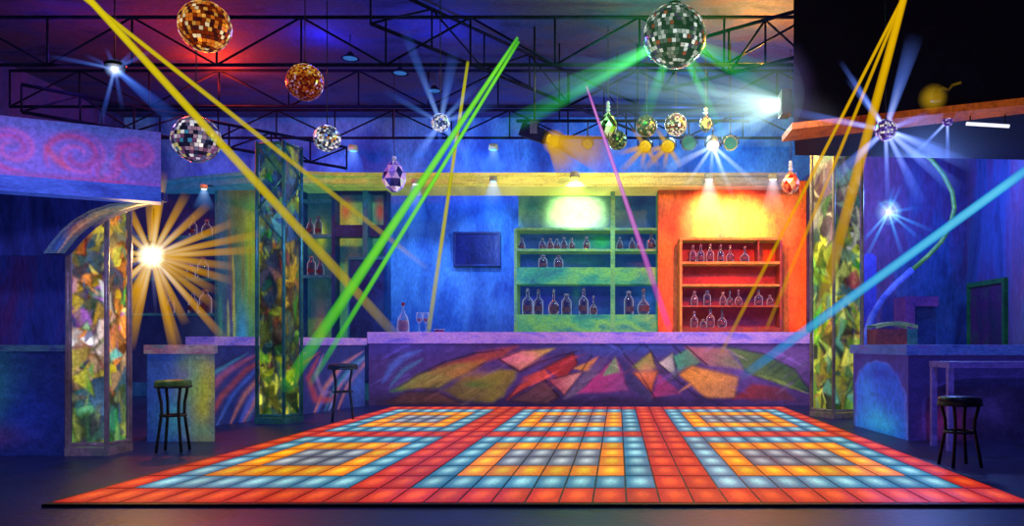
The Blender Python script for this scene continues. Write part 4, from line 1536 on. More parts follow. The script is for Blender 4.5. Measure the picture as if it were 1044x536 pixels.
SILV = [(3, (30, 30, 60)), (2, (90, 90, 130)), (2, (150, 120, 150)), (1.2, (235, 235, 245)), (1, (120, 70, 120)), (0.7, (190, 180, 120)), (0.6, (60, 130, 170))]
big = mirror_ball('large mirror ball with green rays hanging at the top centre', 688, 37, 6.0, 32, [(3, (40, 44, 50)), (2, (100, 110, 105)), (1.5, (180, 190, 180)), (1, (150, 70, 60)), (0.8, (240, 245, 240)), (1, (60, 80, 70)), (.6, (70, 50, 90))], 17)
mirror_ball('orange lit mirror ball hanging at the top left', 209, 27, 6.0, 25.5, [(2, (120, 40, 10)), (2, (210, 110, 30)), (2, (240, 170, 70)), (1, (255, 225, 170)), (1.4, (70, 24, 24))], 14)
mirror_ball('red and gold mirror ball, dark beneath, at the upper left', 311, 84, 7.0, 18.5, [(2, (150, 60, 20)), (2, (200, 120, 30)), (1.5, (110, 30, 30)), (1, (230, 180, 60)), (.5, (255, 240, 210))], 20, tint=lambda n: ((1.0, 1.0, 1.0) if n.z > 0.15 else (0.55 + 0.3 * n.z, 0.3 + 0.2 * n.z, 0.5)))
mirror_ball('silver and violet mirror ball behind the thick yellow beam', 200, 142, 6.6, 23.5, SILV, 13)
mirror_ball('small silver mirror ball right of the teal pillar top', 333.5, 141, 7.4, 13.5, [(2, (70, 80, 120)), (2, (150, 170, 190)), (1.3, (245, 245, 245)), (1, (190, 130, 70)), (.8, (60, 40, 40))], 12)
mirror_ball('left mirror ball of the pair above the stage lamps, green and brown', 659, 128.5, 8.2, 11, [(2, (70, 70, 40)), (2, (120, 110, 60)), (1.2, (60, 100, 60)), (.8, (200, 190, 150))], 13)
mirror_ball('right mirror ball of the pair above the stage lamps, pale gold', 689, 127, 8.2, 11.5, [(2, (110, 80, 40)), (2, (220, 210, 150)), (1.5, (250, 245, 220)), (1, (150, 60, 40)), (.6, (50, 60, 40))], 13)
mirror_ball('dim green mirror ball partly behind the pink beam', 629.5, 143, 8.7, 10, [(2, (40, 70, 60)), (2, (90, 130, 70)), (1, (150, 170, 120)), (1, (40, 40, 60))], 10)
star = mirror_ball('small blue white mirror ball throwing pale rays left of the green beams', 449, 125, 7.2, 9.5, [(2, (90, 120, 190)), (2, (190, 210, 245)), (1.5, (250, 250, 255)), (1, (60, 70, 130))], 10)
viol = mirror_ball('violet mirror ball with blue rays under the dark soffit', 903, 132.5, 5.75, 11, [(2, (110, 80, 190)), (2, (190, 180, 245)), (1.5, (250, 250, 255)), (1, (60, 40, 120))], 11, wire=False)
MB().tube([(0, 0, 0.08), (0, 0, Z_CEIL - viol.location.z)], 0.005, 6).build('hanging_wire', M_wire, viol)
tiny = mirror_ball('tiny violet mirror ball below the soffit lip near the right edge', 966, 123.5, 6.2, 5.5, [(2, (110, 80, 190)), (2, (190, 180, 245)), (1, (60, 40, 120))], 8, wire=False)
MB().tube([(0, 0, 0.05), (0, 0, 3.43 - tiny.location.z)], 0.006, 6).build('hanging_wire', M_wire, tiny)


def px_rays(root, Y, ends, name, edge, core, strength, r0, w, depth=0.35, add=True):
    k = Y / F
    es = []
    rot = Matrix.Rotation(-root.rotation_euler.z, 3, 'Z')
    for e in ends:
        dx, dy = e[0], e[1]
        ww = e[2] if len(e) > 2 else w
        L = math.hypot(dx, dy) * k
        es.append((rot @ Vector((dx * k, random.uniform(-1, 1) * depth * L, -dy * k)), ww * k))
    rays(root, (0, 0, 0), es, name, edge, core, strength, r0 * k, add=add)


px_rays(star, 7.2, [(-66, -41, 4), (-34, -92, 6), (14, -78, 7), (62, -16, 5), (40, -36, 4), (-42, 60, 9), (50, 58, 11), (1, 30, 2)], 'Star Ray', (60, 110, 210), (150, 190, 255), 0.42, 2.5, 5)
px_rays(viol, 5.75, [(-50, -66, 3), (-34, -58, 6), (30, -95, 10), (-92, -26, 5), (-62, 58, 8), (2, 80, 3), (36, 76, 6), (74, 64, 9), (100, 34, 8), (44, -16, 4), (60, 20, 4)], 'Violet Ball Ray', (80, 110, 210), (180, 200, 255), 0.85, 2.5, 5)
px_rays(tiny, 6.2, [(0, 44, 3), (-34, 36, 3)], 'Violet Ball Ray', (70, 100, 210), (170, 190, 255), 0.5, 1.5, 3)
px_rays(big, 6.0, [(-200, 98, 11), (-150, 62, 6), (-165, 92, 7), (-36, 96, 8), (48, 76, 4), (70, 124, 5), (124, 76, 10), (100, 46, 9)], 'Green Ball Ray', (20, 150, 50), (90, 220, 100), 0.62, 4, 6, 0.25)
halo(big, 90 * 6 / F, 'Green Ball Glow', (10, 110, 30), (30, 130, 40), 0.16, 2.2)
bs = burst('spotlight_cluster', 'round blue spotlight cluster with pale rays at the upper left', 117, 70, 6.6, 3.5, [(-62, -10), (-34, -16), (-10, -22), (16, -20), (46, -16), (-8, 62), (16, 46), (34, 26)], (150, 180, 255), (50, 90, 200), (140, 180, 255), 0.5, 10, 2, 2.5, 0.3, 0.5)
rays(bs, (0, 0, 0), [(Vector((62, 10, -54)) * 6.6 / F, 10 * 6.6 / F)], 'Blue Broad Ray', (40, 90, 210), (90, 150, 255), 0.5, 3 * 6.6 / F)
MB().tube([(0, 0, 0.02), (0, 0, Z_CEIL - bs.location.z)], 0.008, 6).build('drop_rod', M_wire, bs)
MB().lathe([(0.001, 0.0), (0.1, 0.0), (0.12, 0.03), (0.06, 0.07), (0.001, 0.07)], 18).build('lamp_housing', M_black, bs).location = (0, 0, 0.015)
b2 = burst('burst_lamp', 'small pale blue burst lamp on the alcove wall beside the lime pillar', 906, 216, 9.35, 2.6, [(3, -26), (34, -6), (30, 28), (12, 46), (-30, 36), (-26, 54), (16, -30), (-14, -12), (46, 20)], (210, 240, 255), (30, 130, 220), (130, 210, 255), 0.6, 14, 1.5, 2.5, 0.25, 0.6)
MB().tube([(0, 0, 0), (0, 0.1, 0)], 0.02, 8).build('wall_mount', M_black, b2)


# ------------------------------------------------------------------ crystal pendants
def crystal(label, px, py, Y, wpx, hpx, stops, beads=3, stem_to=None):
    c = P(px, py, Y)
    k = Y / F
    root = thing('crystal_pendant', label, 'pendant', c, random.uniform(0, 1), 'faceted crystal pendants')
    pick = shade(stops)
    prof = [(0.25, -1.0), (0.7, -0.72), (0.98, -0.25), (0.9, 0.2), (0.62, 0.62), (0.25, 0.95)]
    n = 9
    mb = MB()
    ringp = []
    for j, (r, z) in enumerate(prof):
        ringp.append([Vector((r * wpx * k * math.cos(2 * PI * (i + 0.5 * (j % 2)) / n), r * wpx * k * math.sin(2 * PI * (i + 0.5 * (j % 2)) / n), z * hpx * k)) for i in range(n)])
    for j in range(len(prof) - 1):
        for i in range(n):
            a, b = ringp[j][i], ringp[j][(i + 1) % n]
            if j % 2 == 0:
                c0, d0 = ringp[j + 1][i], ringp[j + 1][(i - 1) % n]
                tris = ((a, b, c0), (a, c0, d0))
            else:
                c0, d0 = ringp[j + 1][i], ringp[j + 1][(i + 1) % n]
                tris = ((a, b, d0), (a, d0, c0))
            for t in tris:
                mb.add(t, [(0, 1, 2)], [pick()] * 3)
    mb.add(ringp[0], [tuple(range(n - 1, -1, -1))], [pick()] * n)
    mb.add(ringp[-1], [tuple(range(n))], [pick()] * n)
    mb.build('crystal', M_crystal, root, color=True)
    z = hpx * k
    for i in range(beads):
        r = (2.4 - 0.3 * i) * k
        b = MB()
        b.lathe([(max(0.001, r * math.sin(a)), -r * math.cos(a)) for a in np.linspace(0, PI, 8)], 10, [v for v in lin((170, 170, 190))])
        o = b.build('bead', M_crystal, root, color=True)
        o.location = (0, 0, z + r * (1.0 + 1.9 * i))
    MB().tube([(0, 0, z), (0, 0, (stem_to or Z_CEIL) - c.z)], 0.006, 6).build('hanging_wire', M_wire, root)


crystal('pink and lavender crystal pendant above the cornice left of the green beams', 402, 179.5, 9.3, 12.5, 16, [(2, (150, 120, 220)), (2, (220, 180, 240)), (1, (240, 240, 255)), (1, (200, 110, 140)), (1, (70, 70, 180)), (1, (40, 40, 110))], 1)
crystal('black and lime crystal pendant on a bead stem beside the pink beam', 620, 127, 8.0, 9.5, 12.5, [(2, (30, 40, 20)), (2, (130, 170, 60)), (1, (220, 230, 200)), (1, (60, 80, 50))], 4)
crystal('silver crystal pendant right of the paired mirror balls', 719.5, 126, 8.2, 7, 8.5, [(2, (50, 60, 40)), (2, (180, 180, 130)), (1, (235, 235, 220)), (1, (110, 90, 60))], 2)
crystal('glowing orange crystal pendant in front of the red wall', 806, 186, 8.6, 9.5, 11, [(2, (240, 110, 70)), (2, (255, 170, 120)), (1, (255, 230, 190)), (1.5, (180, 40, 40))], 4)


# ------------------------------------------------------------------ stage lamps on a lighting bar
def par_can(label, px, py, Y, rpx, aim, lens, strength, body=None, pipe_z=None, length=1.9):
    c = P(px, py, Y)
    k = Y / F
    r = rpx * k
    root = thing('stage_lamp', label, 'stage lamp', c, 0, 'stage lamps on the lighting bar')
    d = Vector(aim).normalized()
    q = d.to_track_quat('Z', 'Y').to_matrix().to_4x4()
    bm = MB().lathe([(0.001, -r * length), (r * 0.45, -r * length), (r * 0.7, -r * (length - 0.4)), (r * 0.92, -r * 0.5), (r * 1.0, 0), (r * 0.9, 0), (r * 0.86, -0.1 * r), (0.001, -0.1 * r)], 20)
    o = bm.build('can', body or M_can, root)
    o.matrix_local = q
    ln = MB().lathe([(0.001, -0.09 * r), (r * 0.84, -0.09 * r), (r * 0.5, 0.05 * r), (0.001, 0.09 * r)], 20).build('lens', glow('Lens ' + label[:14], lens, strength), o)
    top = (pipe_z or c.z + 0.2) - c.z
    yk = MB()
    yk.tube([(-r * 1.08, 0.0, -r * 0.1), (-r * 1.08, 0.03, r * 0.9), (0, 0.04, r * 1.25), (r * 1.08, 0.03, r * 0.9), (r * 1.08, 0, -r * 0.1)], 0.009, 6)
    yk.build('yoke', M_black, root)
    MB().tube([(0, 0.04, r * 1.2), (0, 0.06, top)], 0.01, 6).build('clamp', M_black, root)
    return root


M_can = paint('Brushed Grey Can', [(60, 70, 90), (130, 140, 150)], nscale=6, rough=0.3, metallic=0.5, emit=0.12)
YP = 8.4
zp = P(0, 122, YP).z
bar = MB().tube([(P(526, 0, YP).x, YP * S + 0.06, zp), (P(765, 0, YP).x, YP * S + 0.06, zp)], 0.024, 10)
bar_root = thing('lighting_bar', 'long dark pipe carrying the stage lamps above the bar', 'lighting bar', (0, 0, 0))
bar.build('pipe', M_truss, bar_root)
for px in (570, 650, 745):
    MB().tube([(P(px, 0, YP).x, YP * S + 0.06, zp), (P(px, 0, YP).x, YP * S + 0.06, Z_CEIL)], 0.012, 6).build('hanger', M_truss, bar_root)
par_can('small pale stage lamp left of the pink beam', 599, 147, YP, 5.5, (-0.1, -0.55, -0.3), (230, 210, 140), 0.7, pipe_z=zp)
par_can('yellow stage lamp under the left paired mirror ball', 658, 149, YP, 7, (-0.25, -0.6, -0.4), (250, 205, 40), 1.3, pipe_z=zp)
par_can('yellow stage lamp under the right paired mirror ball', 681, 149, YP, 7.5, (-0.2, -0.6, -0.4), (250, 200, 30), 1.3, pipe_z=zp)
par_can('stage lamp with a green lens left of the white burst', 702.5, 145.5, YP, 8, (0.15, -1, -0.05), (90, 170, 140), 0.7, pipe_z=zp)
wl = par_can('white stage lamp throwing pale rays above the red wall', 727, 148.5, YP, 7.5, (0, -0.5, -0.6), (255, 255, 255), 2.0, pipe_z=zp)
par_can('stage lamp with a green lens right of the white burst', 745, 146, YP, 7.5, (0.1, -1, -0.05), (90, 180, 150), 0.8, pipe_z=zp)
px_rays(wl, YP, [(-56, 30, 6), (-4, 40, 2.5), (12, 36, 3), (48, 46, 4), (22, 52, 3), (-30, 44, 3)], 'White Lamp Ray', (150, 170, 190), (240, 245, 255), 0.6, 2, 4, 0.2)
yl = [o for o in COL.objects if o.name.startswith('stage_lamp') and 'yellow stage' in o.get('label', '')]
for o in yl:
    px_rays(o, YP, [(-26, 26, 4), (-4, 24, 2.5), (14, 22, 3), (-14, -20, 2), (-30, 8, 3)], 'Yellow Lamp Ray', (205, 150, 10), (250, 205, 40), 0.8, 3, 3, 0.2, False)


def moving_head():
    Y = 8.0
    k = Y / F
    c = P(545, 136, Y)
    root = thing('moving_head_light', 'dark box-shaped stage light throwing a yellow glow at the upper centre', 'stage lamp', c)
    M_box = paint('Dark Violet Housing', [(10, 8, 24), (24, 20, 48)], nscale=4, rough=0.5, spec=0.1, emit=0.2)
    d = Vector((1.0, -0.35, -0.42)).normalized()
    q = d.to_track_quat('X', 'Z').to_matrix().to_4x4()
    bx = MB()
    bx.box((-14 * k, -6 * k, -7 * k), (12 * k, 6 * k, 7 * k), M=q)
    hs = bx.build('housing', M_box, root)
    sn = MB().box((12 * k, -5 * k, -5 * k), (17 * k, 5 * k, 5 * k), M=q)
    sn.build('snout', M_black, hs)
    ln = MB().lathe([(0.001, 0), (4.4 * k, 0), (3 * k, 0.8 * k), (0.001, 1.2 * k)], 18)
    lo = ln.build('lens', glow('Lens moving head', (255, 210, 60), 2.0), hs)
    lo.matrix_local = Matrix.Translation(d * 17.1 * k) @ d.to_track_quat('Z', 'Y').to_matrix().to_4x4()
    yk = MB()
    yk.box((-4 * k, -7.5 * k, -2 * k), (4 * k, -6.2 * k, 12 * k))
    yk.box((-4 * k, 6.2 * k, -2 * k), (4 * k, 7.5 * k, 12 * k))
    yk.box((-4 * k, -7.5 * k, 11 * k), (4 * k, 7.5 * k, 13 * k))
    yk.build('yoke', M_black, root)
    MB().tube([(0, 0, 13 * k), (0, 0, Z_CEIL - c.z)], 0.014, 8).build('drop_rod', M_black, root)
    o = Vector(d * 17 * k)
    m = beam_mat('Haze Yellow Wash', (180, 130, 20), (235, 180, 20), 1.0, 1.0, 0.6, False)
    beam_mesh(o, o + Vector((62 * k, -0.3, -24 * k)), 4 * k, 21 * k, 0.75, 0.0, 20, 12, 3.0, 0).build('light_cone', m, root)
    beam_mesh(o, o + Vector((22 * k, -0.1, -34 * k)), 4 * k, 16 * k, 0.75, 0.0, 20, 12, 3.0, 0).build('light_cone', m, root)
    h = MB().lathe([(max(0.001, 13 * k * math.sin(a)), -13 * k * math.cos(a)) for a in np.linspace(0, PI, 14)], 20).build('haze_glow', beam_mat('Haze Yellow Ball', (190, 140, 10), (245, 195, 30), 1.0, 0.6, 1.8, False), root)
    h.location = o + Vector((6 * k, 0, -4 * k))


moving_head()

# white fan light at the left face of the dark soffit
def fan_light():
    Y = 6.75
    c = P(800, 106, Y)
    k = Y / F
    root = thing('fan_light', 'white light on the soffit side fanning wide pale rays to the left', 'stage lamp', c)
    MB().box((-0.05, -0.12, -0.14), (0.06, 0.12, 0.14)).build('housing', M_black, root)
    ln = MB().box((-0.06, -0.09, -0.12), (-0.051, 0.09, 0.12)).build('lens', glow('Fan lens', (200, 225, 215), 0.7), root)
    ends = [(-265, -16, 13), (-200, 6, 11), (-180, 24, 8), (-150, 42, 9), (-110, 46, 7), (-85, 66, 8), (-120, -46, 10), (-150, 76, 7), (-230, -40, 9)]
    px_rays(root, Y, ends, 'Fan Ray', (130, 175, 180), (200, 230, 225), 0.4, 6, 12, 0.12)
    halo_m = beam_mat('Haze Fan Glow', (70, 120, 120), (150, 180, 160), 0.2, 1, 1.6, True)
    R = 46 * k
    h = MB().lathe([(max(0.001, R * math.sin(a)), -R * 1.1 * math.cos(a)) for a in np.linspace(0, PI, 16)], 24).build('haze_glow', halo_m, root)
    h.location = (-R * 0.35, 0, 0)


fan_light()


# recessed downlights on the cornice with soft cones
def downlight(label, px, py, Y, col, cone, h, w, strength, top=4, lampr=3.5):
    c = P(px, py, Y)
    k = Y / F
    root = thing('downlight', label, 'downlight', c, 0, 'downlights along the bar cornice')
    hs = MB().lathe([(0.001, lampr * k * 1.2), (lampr * k * 1.1, lampr * k * 1.2), (lampr * k * 1.3, -lampr * k * 0.2), (lampr * k * 1.05, -lampr * k * 0.2), (0.001, 0)], 18).build('housing', paint('Pale Lamp Housing', [(120, 120, 90), (170, 170, 130)], nscale=5, rough=0.5, emit=0.3), root)
    MB().lathe([(0.001, -lampr * k * 0.5), (lampr * k * 0.8, -lampr * k * 0.4), (lampr * k, -0.1 * lampr * k), (0.001, 0.0)], 18).build('bulb', glow('Downlight ' + str(col), col, 2.2), hs)
    MB().tube([(0, 0, lampr * k), (0, 0.30, lampr * k + 0.05)], 0.012, 6).build('bracket', M_black, root)
    m = beam_mat('Haze Cone ' + str(cone), cone, tuple(min(255, v * 0.5 + 128) for v in cone), strength, 1, 1.2, True)
    beam_mesh((0, 0, -1.5 * k), (0, 0.0, -h * k), top * k, w * k, 1.0, 0.0, 22, 12, 0.8, 0).build('light_cone', m, root)
    return root


DY = 9.95
downlight('downlight over the dark shelf behind the burst lamp', 208, 192, 9.9, (220, 240, 255), (80, 130, 200), 22, 12, 0.6, 3, 3)
downlight('white downlight on the blue wall below the lavender pendant', 424, 187, DY, (255, 255, 255), (40, 110, 220), 62, 20, 0.5, 4, 3.6)
downlight('blue downlight over the dark wall screen', 503, 184, DY, (150, 210, 255), (30, 110, 220), 46, 22, 0.6, 4, 3.4)
downlight('yellow downlight over the green shelf', 586, 180, DY, (250, 230, 80), (160, 200, 60), 48, 34, 0.7, 5, 4)
downlight('left white downlight over the red shelf', 723, 182, DY, (255, 255, 250), (190, 170, 170), 44, 18, 0.9, 4, 4.2)
downlight('right white downlight over the red wall, near the orange pendant', 788, 182, DY, (255, 255, 250), (170, 140, 140), 36, 14, 0.8, 4, 4)
for lb, px, py in (('left blue wash lamp on the upper wall above the cornice', 360, 153), ('right blue wash lamp on the upper wall above the cornice', 503, 152)):
    downlight(lb, px, py, 10.85, (90, 170, 255), (30, 100, 220), 30, 16, 0.55, 5, 4)


# small blue lamps hung under the ceiling
def hung_lamp(label, px, py, Y):
    c = P(px, py, Y)
    root = thing('hanging_lamp', label, 'ceiling light', c, 0, 'small blue hanging lamps')
    sh = MB().lathe([(0.001, 0.09), (0.03, 0.09), (0.06, 0.05), (0.13, 0.0), (0.12, 0.0), (0.001, 0.03)], 22).build('shade', M_truss, root)
    MB().lathe([(0.001, -0.01), (0.07, -0.005), (0.11, 0.01), (0.001, 0.02)], 20).build('lens', glow('Blue hanging lens', (60, 120, 210), 0.8), sh)
    MB().tube([(0, 0, 0.08), (0, 0, Z_CEIL - c.z)], 0.008, 6).build('drop_rod', M_wire, root)


hung_lamp('nearest small blue hanging lamp under the dark ceiling', 357, 60, 8.2)
hung_lamp('middle small blue hanging lamp under the dark ceiling', 408, 75, 8.9)
hung_lamp('furthest small blue hanging lamp above the blue white mirror ball', 443, 93, 9.6)


# small spots under the right soffit lip
def soffit_spot(label, px, py, col, name='soffit_spot'):
    Y = 6.3
    c = P(px, py, Y)
    k = Y / F
    root = thing(name, label, 'spot lamp', c, 0, 'small spots under the soffit')
    hs = MB().lathe([(0.001, 3.2 * k), (2.4 * k, 3.2 * k), (3 * k, -1 * k), (2.5 * k, -1 * k), (0.001, 0)], 14).build('housing', M_black, root)
    MB().lathe([(0.001, -1.2 * k), (1.6 * k, -1 * k), (2.4 * k, -0.2 * k), (0.001, 0)], 14).build('bulb', glow('Soffit spot ' + str(col), col, 1.4), hs)
    MB().tube([(0, 0, 3 * k), (0, 0, 3.43 - c.z)], 0.008, 6).build('drop_rod', M_black, root)


soffit_spot('first small violet spot right of the violet mirror ball', 927, 124, (170, 170, 240))
soffit_spot('second small violet spot right of the violet mirror ball', 942, 123, (170, 160, 240))
tube_c = P(997, 127, 6.1)
tl = thing('tube_light', 'short white tube light hanging below the soffit at the right edge', 'tube light', tube_c)
MB().tube([(-0.12, 0, 0.01), (0.3, -0.05, -0.03)], 0.018, 10).build('tube', glow('White tube', (235, 235, 250), 1.6), tl)
MB().tube([(-0.08, 0, 0.02), (-0.08, 0, 3.43 - tube_c.z)], 0.007, 6).build('drop_rod', M_black, tl)
MB().tube([(0.26, -0.045, -0.02), (0.26, -0.045, 3.43 - tube_c.z)], 0.007, 6).build('drop_rod', M_black, tl)


def wall_spot():
    # yellow spot fixed to the soffit's face
    c = P(954, 98, 5.62)
    k = 5.6 / F
    root = thing('spot_lamp', 'dim yellow spot lamp with a bent arm on the dark soffit face', 'spot lamp', c)
    M_y = paint('Ochre Lamp Paint', [(90, 70, 10), (150, 116, 16)], nscale=4, rough=0.5, emit=0.3)
    MB().lathe([(0.001, 7 * k), (2.5 * k, 7 * k), (5.5 * k, -5 * k), (4.8 * k, -5 * k), (0.001, -3 * k)], 18).build('shade', M_y, root)
    MB().tube([(0, 0, 5 * k), (9 * k, 0.02, 9 * k), (14 * k, 0.02, 7 * k), (18 * k, 0.02, 12 * k), (26 * k, 0.0, 14 * k)], 1.3 * k, 8).build('bent_arm', M_y, root)
    m = beam_mat('Haze Ochre', (120, 90, 0), (190, 150, 20), 0.3, 1, 1.5, True)
    R = 15 * k
    MB().lathe([(max(0.001, R * math.sin(a)), -R * math.cos(a)) for a in np.linspace(0, PI, 14)], 20).build('haze_glow', m, root).location = (-3 * k, 0, -2 * k)


wall_spot()

# ------------------------------------------------------------------ right alcove
YA = 8.85
tube_px = [(934, 150), (950, 163), (962, 178), (971, 196), (973, 212), (969, 230), (960, 246), (946, 261), (930, 275), (914, 289), (900, 304), (889, 322), (881, 346)]
pts = [P(x, y, YA) for x, y in tube_px]
pts.append(P(879, 400, YA))
pts[-1].z = 0.02
o_c = Vector((pts[-1].x, YA * S, 0))
root = thing('curved_rail', 'curved blue and green rail sweeping up the alcove at the right', 'rail', o_c)
M_rg = paint('Green Rail', [(40, 110, 70), (90, 140, 60)], nscale=3, rough=0.4, emit=0.3)
M_rb = paint('Blue Rail', [(40, 60, 180), (90, 110, 220)], nscale=3, rough=0.4, emit=0.4)
MB().tube([p - o_c for p in pts[:9]], 0.035, 10).build('upper_rail', M_rg, root)
MB().tube([p - o_c for p in pts[8:]], 0.05, 10).build('lower_rail', M_rb, root)
MB().tube([pts[0] - o_c, pts[0] - o_c + Vector((0, 0.6 * S, 0.02))], 0.02, 8).build('wall_bracket', M_black, root)

# upright blue slab
a, b = P(880, 258, 9.0), P(893.5, 258, 9.0)
sl = MB()
zt = a.z
w = b.x - a.x
prof = [(0, 0), (w, 0), (w, zt - 0.06), (w - 0.06, zt), (0.06, zt), (0, zt - 0.06)]
vs = [(x, 0, z) for x, z in prof] + [(x, 0.12, z) for x, z in prof]
n = len(prof)
sl.add(vs, [tuple(range(n)), tuple(range(2 * n - 1, n - 1, -1))] + [(i, (i + 1) % n, n + (i + 1) % n, n + i) for i in range(n)])
o = sl.build('upright_panel', paint('Deep Blue Panel', [(24, 30, 140), (50, 60, 190)], scale=(1, 1, .5), nscale=2, rough=0.5, emit=0.4), None, (a.x, 9.0 * S, 0))
tag(o, 'narrow upright dark blue panel right of the lime pillar', 'panel')


def alcove_bits():
    M_pur = paint('Purple Ledge', [(56, 36, 120), (100, 56, 140)], nscale=3, rough=0.5, emit=0.24)
    M_dk = paint('Dusk Blue Cabinet', [(20, 28, 96), (36, 60, 140)], nscale=2, rough=0.6, emit=0.14)
    Y = 8.5
    a, b = P(923, 302, Y), P(957, 312, Y)
    root = thing('ledge_cabinet', 'purple topped cabinet standing behind the right blue bar', 'cabinet', (a.x, Y * S, 0))
    MB().box((0, 0, b.z), (b.x - a.x, 0.5, a.z)).build('ledge', M_pur, root)
    MB().box((0, 0.0, 0), (0.14, 0.5, b.z)).build('side_post', M_pur, root)
    MB().box((0.14, 0.06, 0), (b.x - a.x - 0.02, 0.5, b.z)).build('cabinet_body', M_dk, root)
    Y = 7.9
    a, b = P(893, 329, Y), P(936, 329, Y)
    root = thing('curved_sideboard', 'low sideboard with a curved pale top edge behind the right bar', 'cabinet', (a.x, Y * S, 0))
    w = b.x - a.x
    n = 14
    z = lambda t: a.z + 0.05 * math.sin(PI * t) - 0.03
    vs = []
    for d in (0, 0.4):
        for i in range(n + 1):
            t = i / n
            vs += [(w * t, d, z(t) - 0.05), (w * t, d, z(t))]
    m = 2 * (n + 1)
    fs = []
    for i in range(n):
        fs += [(2 * i, 2 * i + 2, 2 * i + 3, 2 * i + 1), (m + 2 * i + 1, m + 2 * i + 3, m + 2 * i + 2, m + 2 * i), (2 * i + 1, 2 * i + 3, m + 2 * i + 3, m + 2 * i + 1)]
    MB().add(vs, fs).build('curved_top', paint('Pale Teal Edge', [(60, 100, 130), (120, 150, 130)], nscale=3, rough=0.5, emit=0.25), root)
    MB().box((0, 0.02, 0), (w * 0.75, 0.4, a.z - 0.08)).build('front', paint('Plum Front', [(60, 40, 80), (120, 60, 90)], nscale=3, rough=0.6, emit=0.2), root)
    MB().box((w * 0.75, 0.02, 0), (w, 0.4, a.z - 0.08)).build('side_panel', paint('Teal Side', [(30, 80, 130), (60, 120, 160)], nscale=3, rough=0.6, emit=0.2), root)


alcove_bits()
# green door frame on the right wall
M_gf = paint('Dark Green Frame', [(10, 56, 44), (24, 96, 60)], nscale=3, rough=0.5, emit=0.16)
gx = ROOM_R - 0.001
dr = thing('door_1', 'dark green framed door on the right wall', 'door', (gx, 9.35 * S, 0))
dr['kind'] = 'structure'
zt = 1.95
MB().box((-0.06, -0.07, 0), (0, 0.0, zt)).build('door_frame', M_gf, dr)
MB().box((-0.06, -1.2, zt - 0.07), (0, -0.07, zt)).build('door_frame', M_gf, dr)
MB().box((-0.06, -1.27, 0), (0, -1.2, zt)).build('door_frame', M_gf, dr)
MB().box((-0.03, -1.2, 0), (0, -0.07, zt - 0.07)).build('door_leaf', paint('Dusky Door', [(14, 40, 70), (50, 24, 84), (20, 60, 70)], nscale=2, rough=0.6, emit=0.14), dr)

# ------------------------------------------------------------------ lights


def point(loc, col, e, r=0.1):
    l = bpy.data.lights.new('point_light', 'POINT')
    l.color = lin(col)
    l.energy = e
    l.shadow_soft_size = r
    o = bpy.data.objects.new('point_light', l)
    o.location = loc
    COL.objects.link(o)
    return o


def spot(loc, tgt, col, e, ang, blend=0.6, r=0.05):
    l = bpy.data.lights.new('spot_light', 'SPOT')
    l.color = lin(col)
    l.energy = e
    l.spot_size = math.radians(ang)
    l.spot_blend = blend
    l.shadow_soft_size = r
    o = bpy.data.objects.new('spot_light', l)
    o.location = loc
    o.rotation_euler = (Vector(tgt) - Vector(loc)).to_track_quat('-Z', 'Y').to_euler()
    COL.objects.link(o)
    return o


# bar wall washes
spot(P(424, 189, 9.9), P(424, 300, 11.2), (160, 205, 255), 300, 52)
spot(P(503, 187, 9.9), P(500, 260, 11.2), (130, 195, 255), 260, 52)
spot(P(465, 200, 8.6), P(465, 300, 11.2), (110, 150, 255), 300, 60)
spot(P(586, 184, 9.75), P(588, 220, 10.8), (255, 250, 180), 800, 48, 0.9)
spot(P(590, 190, 9.2), P(595, 300, 10.8), (150, 220, 220), 160, 70)
spot(P(723, 184, 9.5), P(724, 226, 10.35), (255, 245, 160), 700, 54, 1.0)
spot(P(757, 184, 9.5), P(756, 228, 10.35), (255, 240, 150), 650, 54, 1.0)
spot(P(790, 186, 9.6), P(788, 225, 10.35), (255, 200, 150), 100, 50, 0.9)
spot(P(745, 170, 8.3), P(745, 275, 10.3), (255, 66, 28), 1000, 62)
# uplight on the upper back wall
for px, c, e in ((330, (90, 120, 230), 50), (480, (80, 140, 255), 75), (600, (110, 160, 240), 80), (740, (100, 190, 220), 80), (200, (90, 90, 200), 35)):
    point(P(px, 172, 10.6), c, e, 0.1)
# ceiling colour
point(P(222, 84, 9.0), (255, 60, 10), 420, 0.2)
point(P(160, 70, 7.9), (255, 50, 50), 50, 0.2)
point(P(60, 66, 7.5), (120, 60, 190), 50, 0.2)
point(P(330, 60, 8.2), (50, 70, 255), 50, 0.2)
point(P(450, 70, 8.0), (40, 80, 255), 75, 0.2)
point(P(640, 60, 7.2), (60, 255, 100), 160, 0.2)
point(P(775, 62, 7.6), (255, 180, 30), 650, 0.1)
point(P(780, 120, 7.2), (210, 255, 230), 40, 0.15)
point(P(700, 120, 9.0), (140, 200, 255), 120, 0.2)
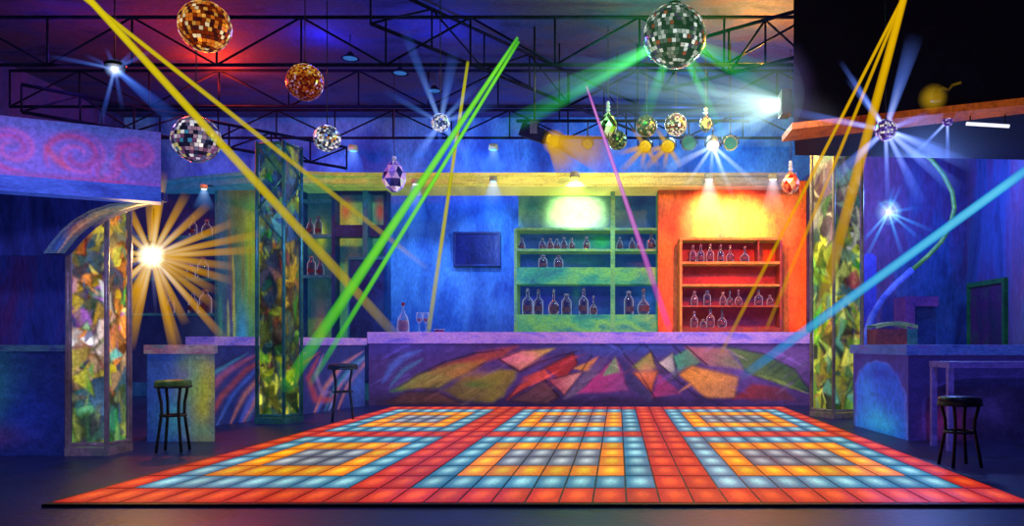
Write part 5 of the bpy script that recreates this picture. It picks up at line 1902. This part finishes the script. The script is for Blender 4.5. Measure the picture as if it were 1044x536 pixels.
# general washes over the bar fronts and floor
spot((-1.2, 5.6 * S, 4.6), (-0.8, 9.5 * S, 0.6), (190, 170, 255), 700, 60, 0.7, 0.2)
spot((1.5, 5.8 * S, 4.6), (1.6, 9.5 * S, 0.6), (220, 190, 255), 500, 50, 0.7, 0.2)
spot((-3.0, 5.2 * S, 4.2), (-4.2, 8.4 * S, 0.7), (150, 180, 255), 420, 50, 0.7, 0.2)
point(sun.location + Vector((0.0, -0.2, 0.05)), (255, 200, 110), 60, 0.08)
spot((-4.0, 3.0 * S, 3.0), (-4.9, 5.4 * S, 1.3), (220, 210, 255), 160, 50, 0.8, 0.2)
spot((2.2, 3.6 * S, 3.2), (3.2, 6.3 * S, 0.5), (90, 120, 255), 260, 60, 0.8, 0.2)
point(P(940, 190, 8.2), (110, 150, 255), 190, 0.2)
point(P(890, 170, 8.6), (200, 60, 120), 40, 0.2)
spot((1.2, 5.4 * S, 4.0), (2.9, 8.0 * S, 2.0), (240, 235, 220), 220, 40, 0.7, 0.1)
spot((-2.8, 5.4 * S, 4.2), (-4.0, 7.4 * S, 2.0), (150, 220, 255), 160, 40, 0.7, 0.1)

w = bpy.data.worlds.new('Club Dark')
scene.world = w
w.use_nodes = True
bg = w.node_tree.nodes.get('Background') or w.node_tree.nodes.new('ShaderNodeBackground')
bg.inputs['Color'].default_value = (0.05, 0.07, 0.25, 1)
bg.inputs['Strength'].default_value = 0.4

# ------------------------------------------------------------------ camera
cam = bpy.data.cameras.new('camera')
cam.sensor_fit = 'HORIZONTAL'
cam.sensor_width = 36.0
cam.lens = 36.0 * F * S / 1044.0
cam.shift_x = -(VX - 522.0) / 1044.0
cam.shift_y = (VY - 268.0) / 1044.0
cam.clip_start = 0.05
co = bpy.data.objects.new('camera', cam)
co.location = (0, 0, EYE)
co.rotation_euler = (PI / 2, 0, 0)
COL.objects.link(co)
scene.camera = co
scene.view_settings.view_transform = 'Standard'
scene.view_settings.look = 'None'
scene.cycles.use_denoising = True
scene.cycles.max_bounces = 6
scene.cycles.transparent_max_bounces = 40
scene.cycles.sample_clamp_indirect = 4.0
